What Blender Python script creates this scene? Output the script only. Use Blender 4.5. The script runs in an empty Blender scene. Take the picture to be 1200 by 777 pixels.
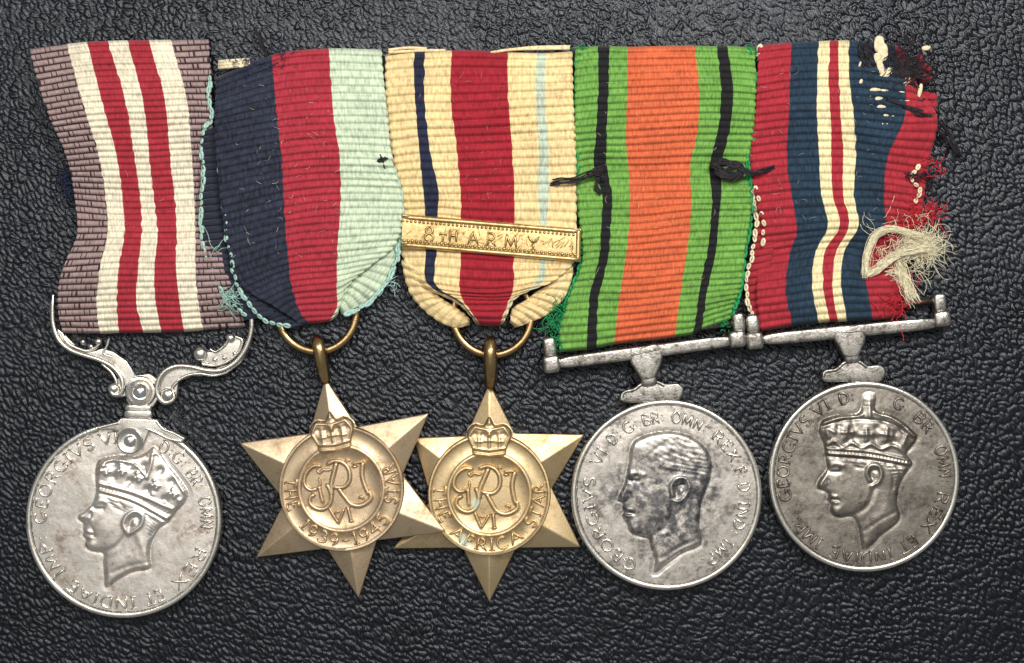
import bpy, bmesh, math, random
import numpy as np
from mathutils import Vector, Matrix

# ------------------------------------------------------------------ camera, world, lamps
# one unit is about 8 mm: the medal bar lies on a sheet of black grained leather
S = bpy.context.scene
COL = S.collection
S.unit_settings.scale_length = 0.008
CAM_Z = 20.0
cd = bpy.data.cameras.new('camera'); cam = bpy.data.objects.new('camera', cd); COL.objects.link(cam)
cam.location = (0, 0, CAM_Z); cd.sensor_width = 36; cd.lens = 36*CAM_Z/12.0; cd.clip_start = 0.1; cd.clip_end = 200
S.camera = cam
W = bpy.data.worlds.new("World"); S.world = W; W.use_nodes = True
bg = W.node_tree.nodes['Background']; bg.inputs[0].default_value = (0.93, 0.97, 1.0, 1); bg.inputs[1].default_value = 0.24

def area(name, loc, target, sx, sy, radiance, color=(1, 1, 1)):
    l = bpy.data.lights.new(name, 'AREA'); l.shape = 'RECTANGLE'; l.size = sx; l.size_y = sy
    l.energy = radiance*math.pi*sx*sy; l.color = color
    o = bpy.data.objects.new(name, l); COL.objects.link(o); o.location = loc
    d = Vector(target)-Vector(loc); o.rotation_euler = d.to_track_quat('-Z', 'Y').to_euler(); return o
area('window_light', (7.0, 13.0, 19.0), (0, 0.5, 0), 2.8, 1.8, 178.0, (1.0, 0.985, 0.96))
area('added_glare_light', (-0.5, 8.9, 21.0), (-0.5, 0.5, 0), 27, 3.6, 13.0, (1.0, 0.985, 0.965))  # unseen wide lamp, added to put glare on the leather towards the top
area('ceiling_light', (-1, 1.5, 30), (0, 0, 0), 26, 20, 0.86, (1.0, 0.95, 0.88))
S.view_settings.view_transform = 'Standard'; S.view_settings.look = 'None'
S.view_settings.exposure = 0.0; S.view_settings.gamma = 1.0; S.view_settings.use_curve_mapping = False

rng = np.random.default_rng(7); random.seed(7)

# ------------------------------------------------------------------ helpers
def P(px, py, z=0.0):
    k = (CAM_Z-z)/CAM_Z/100.0
    return np.array([(px-600.0)*k, (388.5-py)*k, z])
def PA(pts, z):
    return [P(p[0], p[1], p[2] if len(p) > 2 else z) for p in pts]
def zm(pts, x0, y0, s):
    return [(x0+p[0]/s, y0+p[1]/s)+tuple(p[2:]) for p in pts]

def srgb(r, g, b):
    f = lambda c: (c/255/12.92 if c/255 <= 0.04045 else ((c/255+0.055)/1.055)**2.4)
    return (f(r), f(g), f(b), 1)

def hermite(t, Pk, q):
    t = np.asarray(t, float); Pk = np.asarray(Pk, float); q = np.asarray(q, float)
    d = np.diff(t)[:, None]; sl = np.diff(Pk, axis=0)/d
    m = np.empty_like(Pk); m[0] = sl[0]; m[-1] = sl[-1]
    if len(t) > 2: m[1:-1] = (sl[:-1]*d[1:]+sl[1:]*d[:-1])/(d[1:]+d[:-1])
    i = np.clip(np.searchsorted(t, q, side='right')-1, 0, len(t)-2)
    h = (t[i+1]-t[i])[:, None]; s = ((q-t[i])[:, None])/h
    return (2*s**3-3*s**2+1)*Pk[i]+(s**3-2*s**2+s)*h*m[i]+(-2*s**3+3*s**2)*Pk[i+1]+(s**3-s**2)*h*m[i+1]

def smooth_line(pts, step=None, n=None):
    p = np.array([list(map(float, a)) for a in pts])
    if len(p) < 3 and n is None and step is None: return p
    d = np.r_[0, np.cumsum(np.maximum(np.linalg.norm(np.diff(p, axis=0), axis=1), 1e-6))]
    if n is None: n = max(3, int(d[-1]/step)+1)
    return hermite(d, p, np.linspace(0, d[-1], n))

def smooth_poly(pts, n=160):
    p = np.array(pts, float); k = len(p)
    q = np.vstack([p[-2:], p, p[:3]])
    d = np.r_[0, np.cumsum(np.linalg.norm(np.diff(q, axis=0), axis=1))]
    return hermite(d, q, np.linspace(d[2], d[2+k], n, endpoint=False))

def dist_line(X, Y, pts):
    D = np.full(X.shape, 1e9)
    for a, b in zip(pts[:-1], pts[1:]):
        dx, dy = b[0]-a[0], b[1]-a[1]; L = dx*dx+dy*dy+1e-12
        t = np.clip(((X-a[0])*dx+(Y-a[1])*dy)/L, 0, 1)
        D = np.minimum(D, (X-a[0]-t*dx)**2+(Y-a[1]-t*dy)**2)
    return np.sqrt(D)
def sdf(X, Y, poly):
    pl = list(map(tuple, poly)); D = dist_line(X, Y, pl+[pl[0]])
    ins = np.zeros(X.shape, bool)
    for a, b in zip(pl, pl[1:]+[pl[0]]):
        if a[1] == b[1]: continue
        c = (a[1] > Y) != (b[1] > Y)
        ins ^= c & (X < (b[0]-a[0])*(Y-a[1])/(b[1]-a[1])+a[0])
    return np.where(ins, D, -D)

_tab = rng.random((256, 256))
def vnoise(x, y):
    xi = np.floor(x).astype(int); yi = np.floor(y).astype(int); fx = x-xi; fy = y-yi
    fx = fx*fx*(3-2*fx); fy = fy*fy*(3-2*fy)
    g = lambda a, b: _tab[a % 256, b % 256]
    return (g(xi, yi)*(1-fx)+g(xi+1, yi)*fx)*(1-fy)+(g(xi, yi+1)*(1-fx)+g(xi+1, yi+1)*fx)*fy

# ---- things, parts
def thing(name, label, cat, loc, group=None):
    o = bpy.data.objects.new(name, None); o.empty_display_size = 0.3; COL.objects.link(o)
    o.location = loc; o['label'] = label; o['category'] = cat
    if group: o['group'] = group
    return o
def origin_of(parent):
    o = np.zeros(3)
    while parent is not None:
        o += np.array(parent.location); parent = parent.parent
    return o
def make_obj(name, verts, faces, mats, parent=None, smooth=True, label=None, sharp=None, midx=None, uv=None, kind=None):
    v = np.asarray(verts, float).reshape(-1, 3)-origin_of(parent)
    me = bpy.data.meshes.new(name)
    if isinstance(faces, np.ndarray):
        n = len(faces); me.vertices.add(len(v)); me.vertices.foreach_set('co', v.ravel())
        me.loops.add(n*4); me.loops.foreach_set('vertex_index', faces.ravel().astype(np.int32))
        me.polygons.add(n); me.polygons.foreach_set('loop_start', np.arange(0, n*4, 4, dtype=np.int32))
        me.update(calc_edges=True)
        if uv is not None:
            l = me.uv_layers.new(name='UVMap'); l.data.foreach_set('uv', uv[faces.ravel()].ravel())
    else:
        me.from_pydata([tuple(a) for a in v], [], faces)
    for m in (mats if isinstance(mats, list) else [mats]): me.materials.append(m)
    if midx is not None: me.polygons.foreach_set('material_index', np.asarray(midx, np.int32))
    me.polygons.foreach_set('use_smooth', [smooth]*len(me.polygons))
    me.validate(); me.update()
    if sharp is not None: me.set_sharp_from_angle(angle=math.radians(sharp))
    o = bpy.data.objects.new(name, me); COL.objects.link(o); o.parent = parent
    if label: o['label'] = label
    if kind: o['kind'] = kind
    return o
def sub(verts, quads, mask):
    q = quads[mask]; u, inv = np.unique(q.ravel(), return_inverse=True)
    return verts[u], inv.reshape(-1, 4), u

class MB:
    def __init__(s): s.v = []; s.f = []
    def add(s, V, F):
        n = len(s.v); s.v.extend([tuple(a) for a in V]); s.f.extend([tuple(i+n for i in f) for f in F]); return s
    def tube(s, pts, r, seg=8, flat=1.0, cap=True, closed=False):
        p = np.array(pts, float); n = len(p); r = np.broadcast_to(np.asarray(r, float), (n,))
        if closed: t = np.roll(p, -1, 0)-np.roll(p, 1, 0)
        else: t = np.gradient(p, axis=0)
        t /= np.linalg.norm(t, axis=1)[:, None]+1e-12
        V = []; prev = None
        for i in range(n):
            up = np.array([0, 0, 1.0]); sd = np.cross(t[i], up)
            if np.linalg.norm(sd) < 0.15: sd = prev if prev is not None else np.array([1.0, 0, 0])
            sd = sd-t[i]*np.dot(sd, t[i]); sd /= np.linalg.norm(sd)+1e-12
            if prev is not None and np.dot(prev, sd) < 0: sd = -sd
            prev = sd; nn = np.cross(sd, t[i])
            for k in range(seg):
                a = 2*math.pi*k/seg; V.append(p[i]+r[i]*(math.cos(a)*sd+flat*math.sin(a)*nn))
        F = []
        for i in range(n if closed else n-1):
            j = (i+1) % n
            for k in range(seg):
                k2 = (k+1) % seg; F.append((i*seg+k, i*seg+k2, j*seg+k2, j*seg+k))
        if cap and not closed:
            F.append(tuple(range(seg))[::-1]); F.append(tuple((n-1)*seg+k for k in range(seg)))
        return s.add(V, F)
    def ridge(s, pts, w, h, zf):
        """raised rounded stroke lying on the surface zf(x, y); pts in world xy"""
        p = np.array(pts, float)[:, :2]; n = len(p)
        if n < 2: return s
        t = np.gradient(p, axis=0); t /= np.linalg.norm(t, axis=1)[:, None]+1e-12
        p = p.copy(); p[0] -= t[0]*w*0.5; p[-1] += t[-1]*w*0.5
        nn = np.stack([-t[:, 1], t[:, 0]], 1)
        prof = [(-1.05, -0.6), (-0.85, 0.35), (-0.45, 0.9), (0, 1), (0.45, 0.9), (0.85, 0.35), (1.05, -0.6)]
        V = []
        for i in range(n):
            e = 0.55 if i in (0, n-1) else 1.0
            for a, b in prof:
                q = p[i]+nn[i]*a*w*e; V.append((q[0], q[1], zf(q[0], q[1])+b*h*(e if b > 0 else 1)))
        m = len(prof); F = []
        for i in range(n-1):
            for k in range(m-1): F.append((i*m+k+1, i*m+k, (i+1)*m+k, (i+1)*m+k+1))
        F.append(tuple(range(m))); F.append(tuple((n-1)*m+k for k in range(m))[::-1])
        return s.add(V, F)
    def superell(s, c, half, ang=0.0, e=0.45, nu=20, nv=12, tilt=0.0):
        ca, sa = math.cos(ang), math.sin(ang); V = []; F = []
        pw = lambda x: math.copysign(abs(x)**e, x)
        for j in range(nv+1):
            ph = -math.pi/2+math.pi*j/nv
            for i in range(nu):
                th = 2*math.pi*i/nu
                x = half[0]*pw(math.cos(ph))*pw(math.cos(th)); y = half[1]*pw(math.cos(ph))*pw(math.sin(th)); z = half[2]*pw(math.sin(ph))
                V.append((c[0]+x*ca-y*sa, c[1]+x*sa+y*ca, c[2]+z))
        for j in range(nv):
            for i in range(nu):
                i2 = (i+1) % nu; F.append((j*nu+i, j*nu+i2, (j+1)*nu+i2, (j+1)*nu+i))
        return s.add(V, F)
    def ball(s, c, r, flat=1.0, nu=14, nv=8):
        return s.superell(c, (r, r, r*flat), 0, 1.0, nu, nv)
    def lathe(s, c, prof, seg=128, zf=None):
        V = []; F = []; n = len(prof)
        for i in range(seg):
            a = 2*math.pi*i/seg
            for r, z in prof:
                x, y = c[0]+r*math.cos(a), c[1]+r*math.sin(a)
                V.append((x, y, c[2]+z+(zf(x, y) if zf else 0)))
        for i in range(seg):
            j = (i+1) % seg
            for k in range(n-1): F.append((i*n+k, j*n+k, j*n+k+1, i*n+k+1))
        return s.add(V, F)
    def prism(s, poly, z0, z1, bev=0.02, segs=3):
        bm = bmesh.new(); vs = [bm.verts.new((p[0], p[1], z1)) for p in poly]
        f = bm.faces.new(vs); f.normal_update()
        if f.normal.z < 0: f.normal_flip()
        top = f
        r = bmesh.ops.extrude_face_region(bm, geom=[f])
        nv = [v for v in r['geom'] if isinstance(v, bmesh.types.BMVert)]
        for v in nv: v.co.z = z1
        for v in bm.verts:
            if v not in nv: v.co.z = z0
        bmesh.ops.recalc_face_normals(bm, faces=bm.faces)
        ed = [e for e in bm.edges if all(abs(v.co.z-z1) < 1e-6 for v in e.verts) and len(e.link_faces) == 2]
        if bev > 0: bmesh.ops.bevel(bm, geom=ed, offset=bev, segments=segs, profile=0.6, affect='EDGES', clamp_overlap=True)
        bm.verts.index_update()
        s.add([v.co[:] for v in bm.verts], [tuple(v.index for v in f.verts) for f in bm.faces]); bm.free(); return s
    def build(s, name, mat, parent=None, smooth=True, label=None, sharp=None, kind=None):
        return make_obj(name, s.v, s.f, mat, parent, smooth, label, sharp, kind=kind)

# ------------------------------------------------------------------ materials
def base_mat(name):
    m = bpy.data.materials.new(name); m.use_nodes = True
    return m, m.node_tree, m.node_tree.nodes['Principled BSDF']
def N(nt, t, **kw):
    n = nt.nodes.new(t)
    for k, v in kw.items(): setattr(n, k, v)
    return n
def ramp(nt, src, stops):
    r = N(nt, 'ShaderNodeValToRGB'); e = r.color_ramp.elements
    e[0].position, e[0].color = stops[0]; e[1].position, e[1].color = stops[-1]
    for p, c in stops[1:-1]: el = e.new(p); el.color = c
    nt.links.new(src, r.inputs[0]); return r
def mapping(nt, out, scale):
    mp = N(nt, 'ShaderNodeMapping'); mp.inputs['Scale'].default_value = scale; nt.links.new(out, mp.inputs[0]); return mp.outputs[0]
def noise(nt, vec, scale, detail=3, rough=0.55):
    n = N(nt, 'ShaderNodeTexNoise'); n.inputs['Scale'].default_value = scale; n.inputs['Detail'].default_value = detail
    n.inputs['Roughness'].default_value = rough; nt.links.new(vec, n.inputs['Vector']); return n.outputs['Fac']
def mix(nt, fac, a, b, blend='MIX'):
    m = N(nt, 'ShaderNodeMix', data_type='RGBA', blend_type=blend)
    if isinstance(fac, float): m.inputs[0].default_value = fac
    else: nt.links.new(fac, m.inputs[0])
    for i, c in ((6, a), (7, b)):
        if isinstance(c, tuple): m.inputs[i].default_value = c
        else: nt.links.new(c, m.inputs[i])
    return m.outputs[2]
def math_n(nt, op, a, b=None, clamp=False):
    m = N(nt, 'ShaderNodeMath', operation=op); m.use_clamp = clamp
    for i, v in enumerate((a, b)):
        if v is None: continue
        if isinstance(v, (int, float)): m.inputs[i].default_value = v
        else: nt.links.new(v, m.inputs[i])
    return m.outputs[0]
def spot(nt, vec, c, r, soft=0.5):
    """mask of a stain: 1 near the point c, ragged towards radius r"""
    d = N(nt, 'ShaderNodeVectorMath', operation='DISTANCE'); nt.links.new(vec, d.inputs[0]); d.inputs[1].default_value = c
    nz = noise(nt, vec, 9.0, 4)
    dd = math_n(nt, 'ADD', d.outputs['Value'], math_n(nt, 'MULTIPLY', math_n(nt, 'SUBTRACT', nz, 0.5), r*1.3))
    mr = N(nt, 'ShaderNodeMapRange'); mr.interpolation_type = 'SMOOTHSTEP'; nt.links.new(dd, mr.inputs[0])
    mr.inputs[1].default_value = r; mr.inputs[2].default_value = r*soft; mr.inputs[3].default_value = 0; mr.inputs[4].default_value = 1
    return mr.outputs[0]

def cloth(name, c, var=0.30, stripe_dark=None, rough=0.8, bump=0.5):
    m, nt, b = base_mat(name)
    uv = N(nt, 'ShaderNodeTexCoord').outputs['UV']
    warp = noise(nt, mapping(nt, uv, (0.50, 0.11, 1)), 1.0, 2, 0.6)
    blot = noise(nt, mapping(nt, uv, (0.03, 0.03, 1)), 1.0, 4, 0.65)
    dk = tuple(x*(1-var*1.7) for x in c[:3])+(1,); lt = tuple(min(1, x*(1+var)+0.006) for x in c[:3])+(1,)
    c1 = ramp(nt, warp, [(0.28, dk), (0.55, c), (0.78, lt)]).outputs[0]
    c2 = mix(nt, 0.30, c1, ramp(nt, blot, [(0.3, dk), (0.7, lt)]).outputs[0])
    nt.links.new(c2, b.inputs['Base Color'])
    b.inputs['Roughness'].default_value = rough; b.inputs['Specular IOR Level'].default_value = 0.25
    b.inputs['Sheen Weight'].default_value = 0.12; b.inputs['Sheen Roughness'].default_value = 0.5
    bp = N(nt, 'ShaderNodeBump'); bp.inputs['Strength'].default_value = bump; bp.inputs['Distance'].default_value = 0.012
    nt.links.new(warp, bp.inputs['Height']); nt.links.new(bp.outputs[0], b.inputs['Normal'])
    return m
def yarn(name, c, var=0.2, scale=30.0):
    m, nt, b = base_mat(name); ob = N(nt, 'ShaderNodeTexCoord').outputs['Object']
    nz = noise(nt, ob, scale, 3)
    dk = tuple(x*(1-var*1.6) for x in c[:3])+(1,); lt = tuple(min(1, x*(1+var)+0.004) for x in c[:3])+(1,)
    nt.links.new(ramp(nt, nz, [(0.3, dk), (0.7, lt)]).outputs[0], b.inputs['Base Color'])
    b.inputs['Roughness'].default_value = 0.75; b.inputs['Specular IOR Level'].default_value = 0.25
    return m
def metal(name, light, mid, dark, lo=0.38, hi=0.66, scale=5.0, rough=(0.33, 0.54), spots=(), bump=0.16, bscale=55.0):
    m, nt, b = base_mat(name); ob = N(nt, 'ShaderNodeTexCoord').outputs['Object']
    n1 = noise(nt, ob, scale, 6, 0.68); n2 = noise(nt, ob, scale*4.3, 5, 0.7); n3 = noise(nt, ob, scale*14, 3, 0.6)
    s = math_n(nt, 'ADD', math_n(nt, 'MULTIPLY', n1, 0.6), math_n(nt, 'MULTIPLY', n2, 0.4))
    col = ramp(nt, s, [(lo, dark), ((lo+hi)/2, mid), (hi, light)]).outputs[0]
    fl = math_n(nt, 'MULTIPLY', ramp(nt, n3, [(0.56, (0, 0, 0, 1)), (0.72, (1, 1, 1, 1))]).outputs[0], 0.45)
    col = mix(nt, fl, col, dark)
    br = math_n(nt, 'MULTIPLY', ramp(nt, noise(nt, ob, scale*19, 3, 0.65), [(0.55, (0, 0, 0, 1)), (0.70, (1, 1, 1, 1))]).outputs[0], 0.5)
    col = mix(nt, br, col, light)
    rg = ramp(nt, s, [(lo, (rough[1],)*3+(1,)), (hi, (rough[0],)*3+(1,))]).outputs[0]
    met = None
    for c, r, sc, k, dull in spots:
        mk = spot(nt, ob, c, r)
        if dull:      # mottled patch: break the stain up
            mk = math_n(nt, 'MULTIPLY', mk, ramp(nt, noise(nt, ob, 11.0, 5, 0.7), [(0.40, (0, 0, 0, 1)), (0.58, (1, 1, 1, 1))]).outputs[0])
        mk = math_n(nt, 'MULTIPLY', mk, k); col = mix(nt, mk, col, sc)
        if not dull: met = mk if met is None else math_n(nt, 'MAXIMUM', met, mk)
    nt.links.new(col, b.inputs['Base Color']); nt.links.new(rg, b.inputs['Roughness'])
    b.inputs['Metallic'].default_value = 1.0
    if met is not None: nt.links.new(math_n(nt, 'SUBTRACT', 1.0, met), b.inputs['Metallic'])
    bp = N(nt, 'ShaderNodeBump'); bp.inputs['Strength'].default_value = bump; bp.inputs['Distance'].default_value = 0.012
    hh = math_n(nt, 'ADD', noise(nt, ob, bscale, 4, 0.6), math_n(nt, 'MULTIPLY', n2, 0.6))
    nt.links.new(hh, bp.inputs['Height']); nt.links.new(bp.outputs[0], b.inputs['Normal'])
    return m

def leather_mat():
    m, nt, b = base_mat('black_leather'); ob = N(nt, 'ShaderNodeTexCoord').outputs['Object']
    n1 = noise(nt, ob, 1.1, 4); n2 = noise(nt, ob, 26, 4, 0.6)
    nt.links.new(ramp(nt, n1, [(0.3, (0.002, 0.0023, 0.004, 1)), (0.7, (0.0045, 0.005, 0.0085, 1))]).outputs[0], b.inputs['Base Color'])
    nt.links.new(ramp(nt, n2, [(0.3, (0.19,)*3+(1,)), (0.75, (0.34,)*3+(1,))]).outputs[0], b.inputs['Roughness'])
    b.inputs['Specular IOR Level'].default_value = 0.42; b.inputs['Specular Tint'].default_value = (0.92, 0.96, 1.0, 1)
    bp = N(nt, 'ShaderNodeBump'); bp.inputs['Strength'].default_value = 0.30; bp.inputs['Distance'].default_value = 0.02
    nt.links.new(noise(nt, ob, 42, 5, 0.65), bp.inputs['Height']); nt.links.new(bp.outputs[0], b.inputs['Normal'])
    return m

G1 = lambda v: (v, v*0.955, v*0.895, 1)
SILVER = metal('worn_silver', (0.86, 0.81, 0.74, 1), (0.72, 0.65, 0.57, 1), (0.36, 0.29, 0.235, 1), lo=0.38, hi=0.57, scale=3.2)
SILVER_RIM = metal('rim_silver', (0.82, 0.79, 0.72, 1), (0.68, 0.64, 0.56, 1), (0.35, 0.31, 0.26, 1), lo=0.36, hi=0.58, rough=(0.22, 0.4))
SILVER_MOT = metal('mottled_silver', (0.72, 0.67, 0.60, 1), (0.53, 0.485, 0.43, 1), (0.18, 0.16, 0.145, 1), lo=0.40, hi=0.58, scale=4.0,
                   spots=[((0.22, -1.85, 0.19), 0.72, (0.11, 0.11, 0.115, 1), 0.85, True), ((0.55, -1.55, 0.19), 0.48, (0.10, 0.10, 0.11, 1), 0.85, True), ((-0.25, -1.7, 0.19), 0.35, (0.10, 0.10, 0.11, 1), 0.75, True), ((0.35, -2.1, 0.19), 0.35, (0.09, 0.09, 0.1, 1), 0.85, True)])
SILVER_DK = metal('toned_silver', (0.46, 0.415, 0.35, 1), (0.27, 0.24, 0.205, 1), (0.095, 0.08, 0.067, 1), lo=0.38, hi=0.60, scale=3.6)
STEEL = metal('bar_silver', (0.62, 0.59, 0.54, 1), (0.36, 0.335, 0.295, 1), (0.085, 0.075, 0.065, 1), lo=0.40, hi=0.60, scale=7.0, rough=(0.22, 0.45), bump=0.25)
BRONZE = metal('star_bronze', (0.72, 0.56, 0.37, 1), (0.62, 0.47, 0.30, 1), (0.40, 0.28, 0.165, 1), lo=0.36, hi=0.60, rough=(0.40, 0.55))
BRONZE_V = metal('star_bronze_spotted', (0.74, 0.57, 0.34, 1), (0.64, 0.48, 0.265, 1), (0.41, 0.29, 0.15, 1), lo=0.36, hi=0.60, rough=(0.40, 0.55),
                 spots=[((-0.20, -2.17, 0.2), 0.085, (0.56, 0.60, 0.47, 1), 0.9, False), ((-0.33, -2.61, 0.2), 0.085, (0.56, 0.60, 0.47, 1), 0.9, False),
                        ((-0.31, -2.40, 0.2), 0.04, (0.62, 0.64, 0.52, 1), 0.8, False)])
BRASS = metal('clasp_brass', (0.66, 0.49, 0.235, 1), (0.55, 0.39, 0.175, 1), (0.26, 0.17, 0.07, 1), lo=0.36, hi=0.60, rough=(0.38, 0.54), bscale=30)
RINGM = metal('ring_bronze', (0.50, 0.34, 0.17, 1), (0.38, 0.25, 0.115, 1), (0.20, 0.125, 0.055, 1), lo=0.36, hi=0.60, rough=(0.25, 0.42))
PEARL = metal('bright_silver', (0.92, 0.91, 0.89, 1), (0.86, 0.84, 0.82, 1), (0.7, 0.68, 0.64, 1), rough=(0.12, 0.22), bump=0.05)

CREAM1 = cloth('cream_silk', srgb(236, 224, 198)); RED1 = cloth('crimson_silk', srgb(168, 44, 57)); MAUVE = cloth('mauve_silk', srgb(163, 138, 134)); PLUM = cloth('plum_ground', srgb(60, 43, 45))
NAVY2 = cloth('navy_silk', srgb(42, 46, 62), 0.75); RED2 = cloth('carmine_silk', srgb(170, 47, 61)); PALE2 = cloth('pale_green_silk', srgb(204, 217, 188))
CREAM3 = cloth('buff_silk', srgb(238, 208, 152)); RED3 = cloth('scarlet_silk', srgb(160, 30, 44)); NAVY3 = cloth('midnight_silk', srgb(34, 38, 62), 0.4); BLUE3 = cloth('ice_blue_silk', srgb(190, 202, 180))
GREEN4 = cloth('leaf_green_silk', srgb(113, 163, 72), 0.36); BLACK4 = cloth('black_silk', srgb(24, 24, 26), 0.4); ORANGE4 = cloth('orange_silk', srgb(210, 102, 62))
RED5 = cloth('red_silk', srgb(166, 40, 52)); NAVY5 = cloth('petrol_blue_silk', srgb(32, 54, 72), 0.5); CREAM5 = cloth('ivory_silk', srgb(238, 218, 170))
Y_MINT = yarn('mint_yarn', srgb(170, 204, 190)); Y_GREEN = yarn('emerald_yarn', srgb(34, 146, 84)); Y_CREAM = yarn('cream_yarn', srgb(236, 220, 184)); Y_BLACK = yarn('black_thread', srgb(40, 35, 39), 0.4)
Y_WHITE = yarn('white_fibre', srgb(246, 230, 196)); Y_RED = yarn('red_fibre', srgb(188, 40, 52)); Y_NAVY = yarn('navy_fibre', srgb(40, 48, 72))
LEATHER = leather_mat()

# ------------------------------------------------------------------ the leather sheet (relief is real geometry)
def leather():
    step = 0.0122; ax = lambda h, o: np.r_[np.linspace(-o, -h, 50, endpoint=False), np.arange(-h, h, step), np.linspace(h, o, 50)]
    x = ax(6.45, 9.0); y = ax(4.25, 6.5)
    X, Y = np.meshgrid(x, y)
    wx = X+0.09*(vnoise(X*2.1+5, Y*2.1)-0.5)+0.05*(vnoise(X*9+5, Y*9)-0.5); wy = Y+0.09*(vnoise(X*2.1+40, Y*2.1+9)-0.5)+0.05*(vnoise(X*9+21, Y*9+4)-0.5)
    th = np.radians(-44-16*np.clip((Y+1)/5, 0, 1)); th = np.radians(-50); c, s = math.cos(th), math.sin(th)
    U = (wx*c+wy*s)/0.108; V = (-wx*s+wy*c)/0.050      # grains longer down to the right
    ui = np.floor(U).astype(int); vi = np.floor(V).astype(int)
    R1 = rng.random((512, 512)); R2 = rng.random((512, 512)); R3 = rng.random((512, 512)); R4 = rng.random((512, 512))*2-1; R5 = rng.random((512, 512))*2-1
    F1 = np.full(X.shape, 9.0); F2 = np.full(X.shape, 9.0); H = np.zeros(X.shape)
    for di in (-1, 0, 1):
        for dj in (-1, 0, 1):
            a = ui+di; b = vi+dj; ia = a % 512; ib = b % 512
            du = U-(a+R1[ia, ib]+0.5*(b % 2)-0.25); dv = V-(b+0.05+0.9*R2[ia, ib]); d = np.sqrt(du*du+dv*dv)
            h = R3[ia, ib]*0.55+0.35*(R4[ia, ib]*du+R5[ia, ib]*dv)
            nr = d < F1
            F2 = np.where(nr, F1, np.minimum(F2, d)); H = np.where(nr, h, H); F1 = np.where(nr, d, F1)
    e = np.clip((F2-F1)/0.55, 0, 1); e = np.sin(e*math.pi/2)
    z = (0.015+0.012*vnoise(X*0.9+7, Y*0.9))*(e*(0.62+0.8*H)) + 0.006*vnoise(X*22, Y*22) + 0.05*(vnoise(X*0.5, Y*0.5)-0.5)*0.4
    z -= 0.045
    V3 = np.stack([X, Y, z], -1).reshape(-1, 3)
    ny, nx = X.shape; i = np.arange(ny*nx).reshape(ny, nx)
    q = np.stack([i[:-1, :-1], i[:-1, 1:], i[1:, 1:], i[1:, :-1]], -1).reshape(-1, 4)
    o = make_obj('leather_surface', V3, q, LEATHER); o['kind'] = 'structure'; o['label'] = 'black pebble grained leather surface'
leather()

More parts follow.
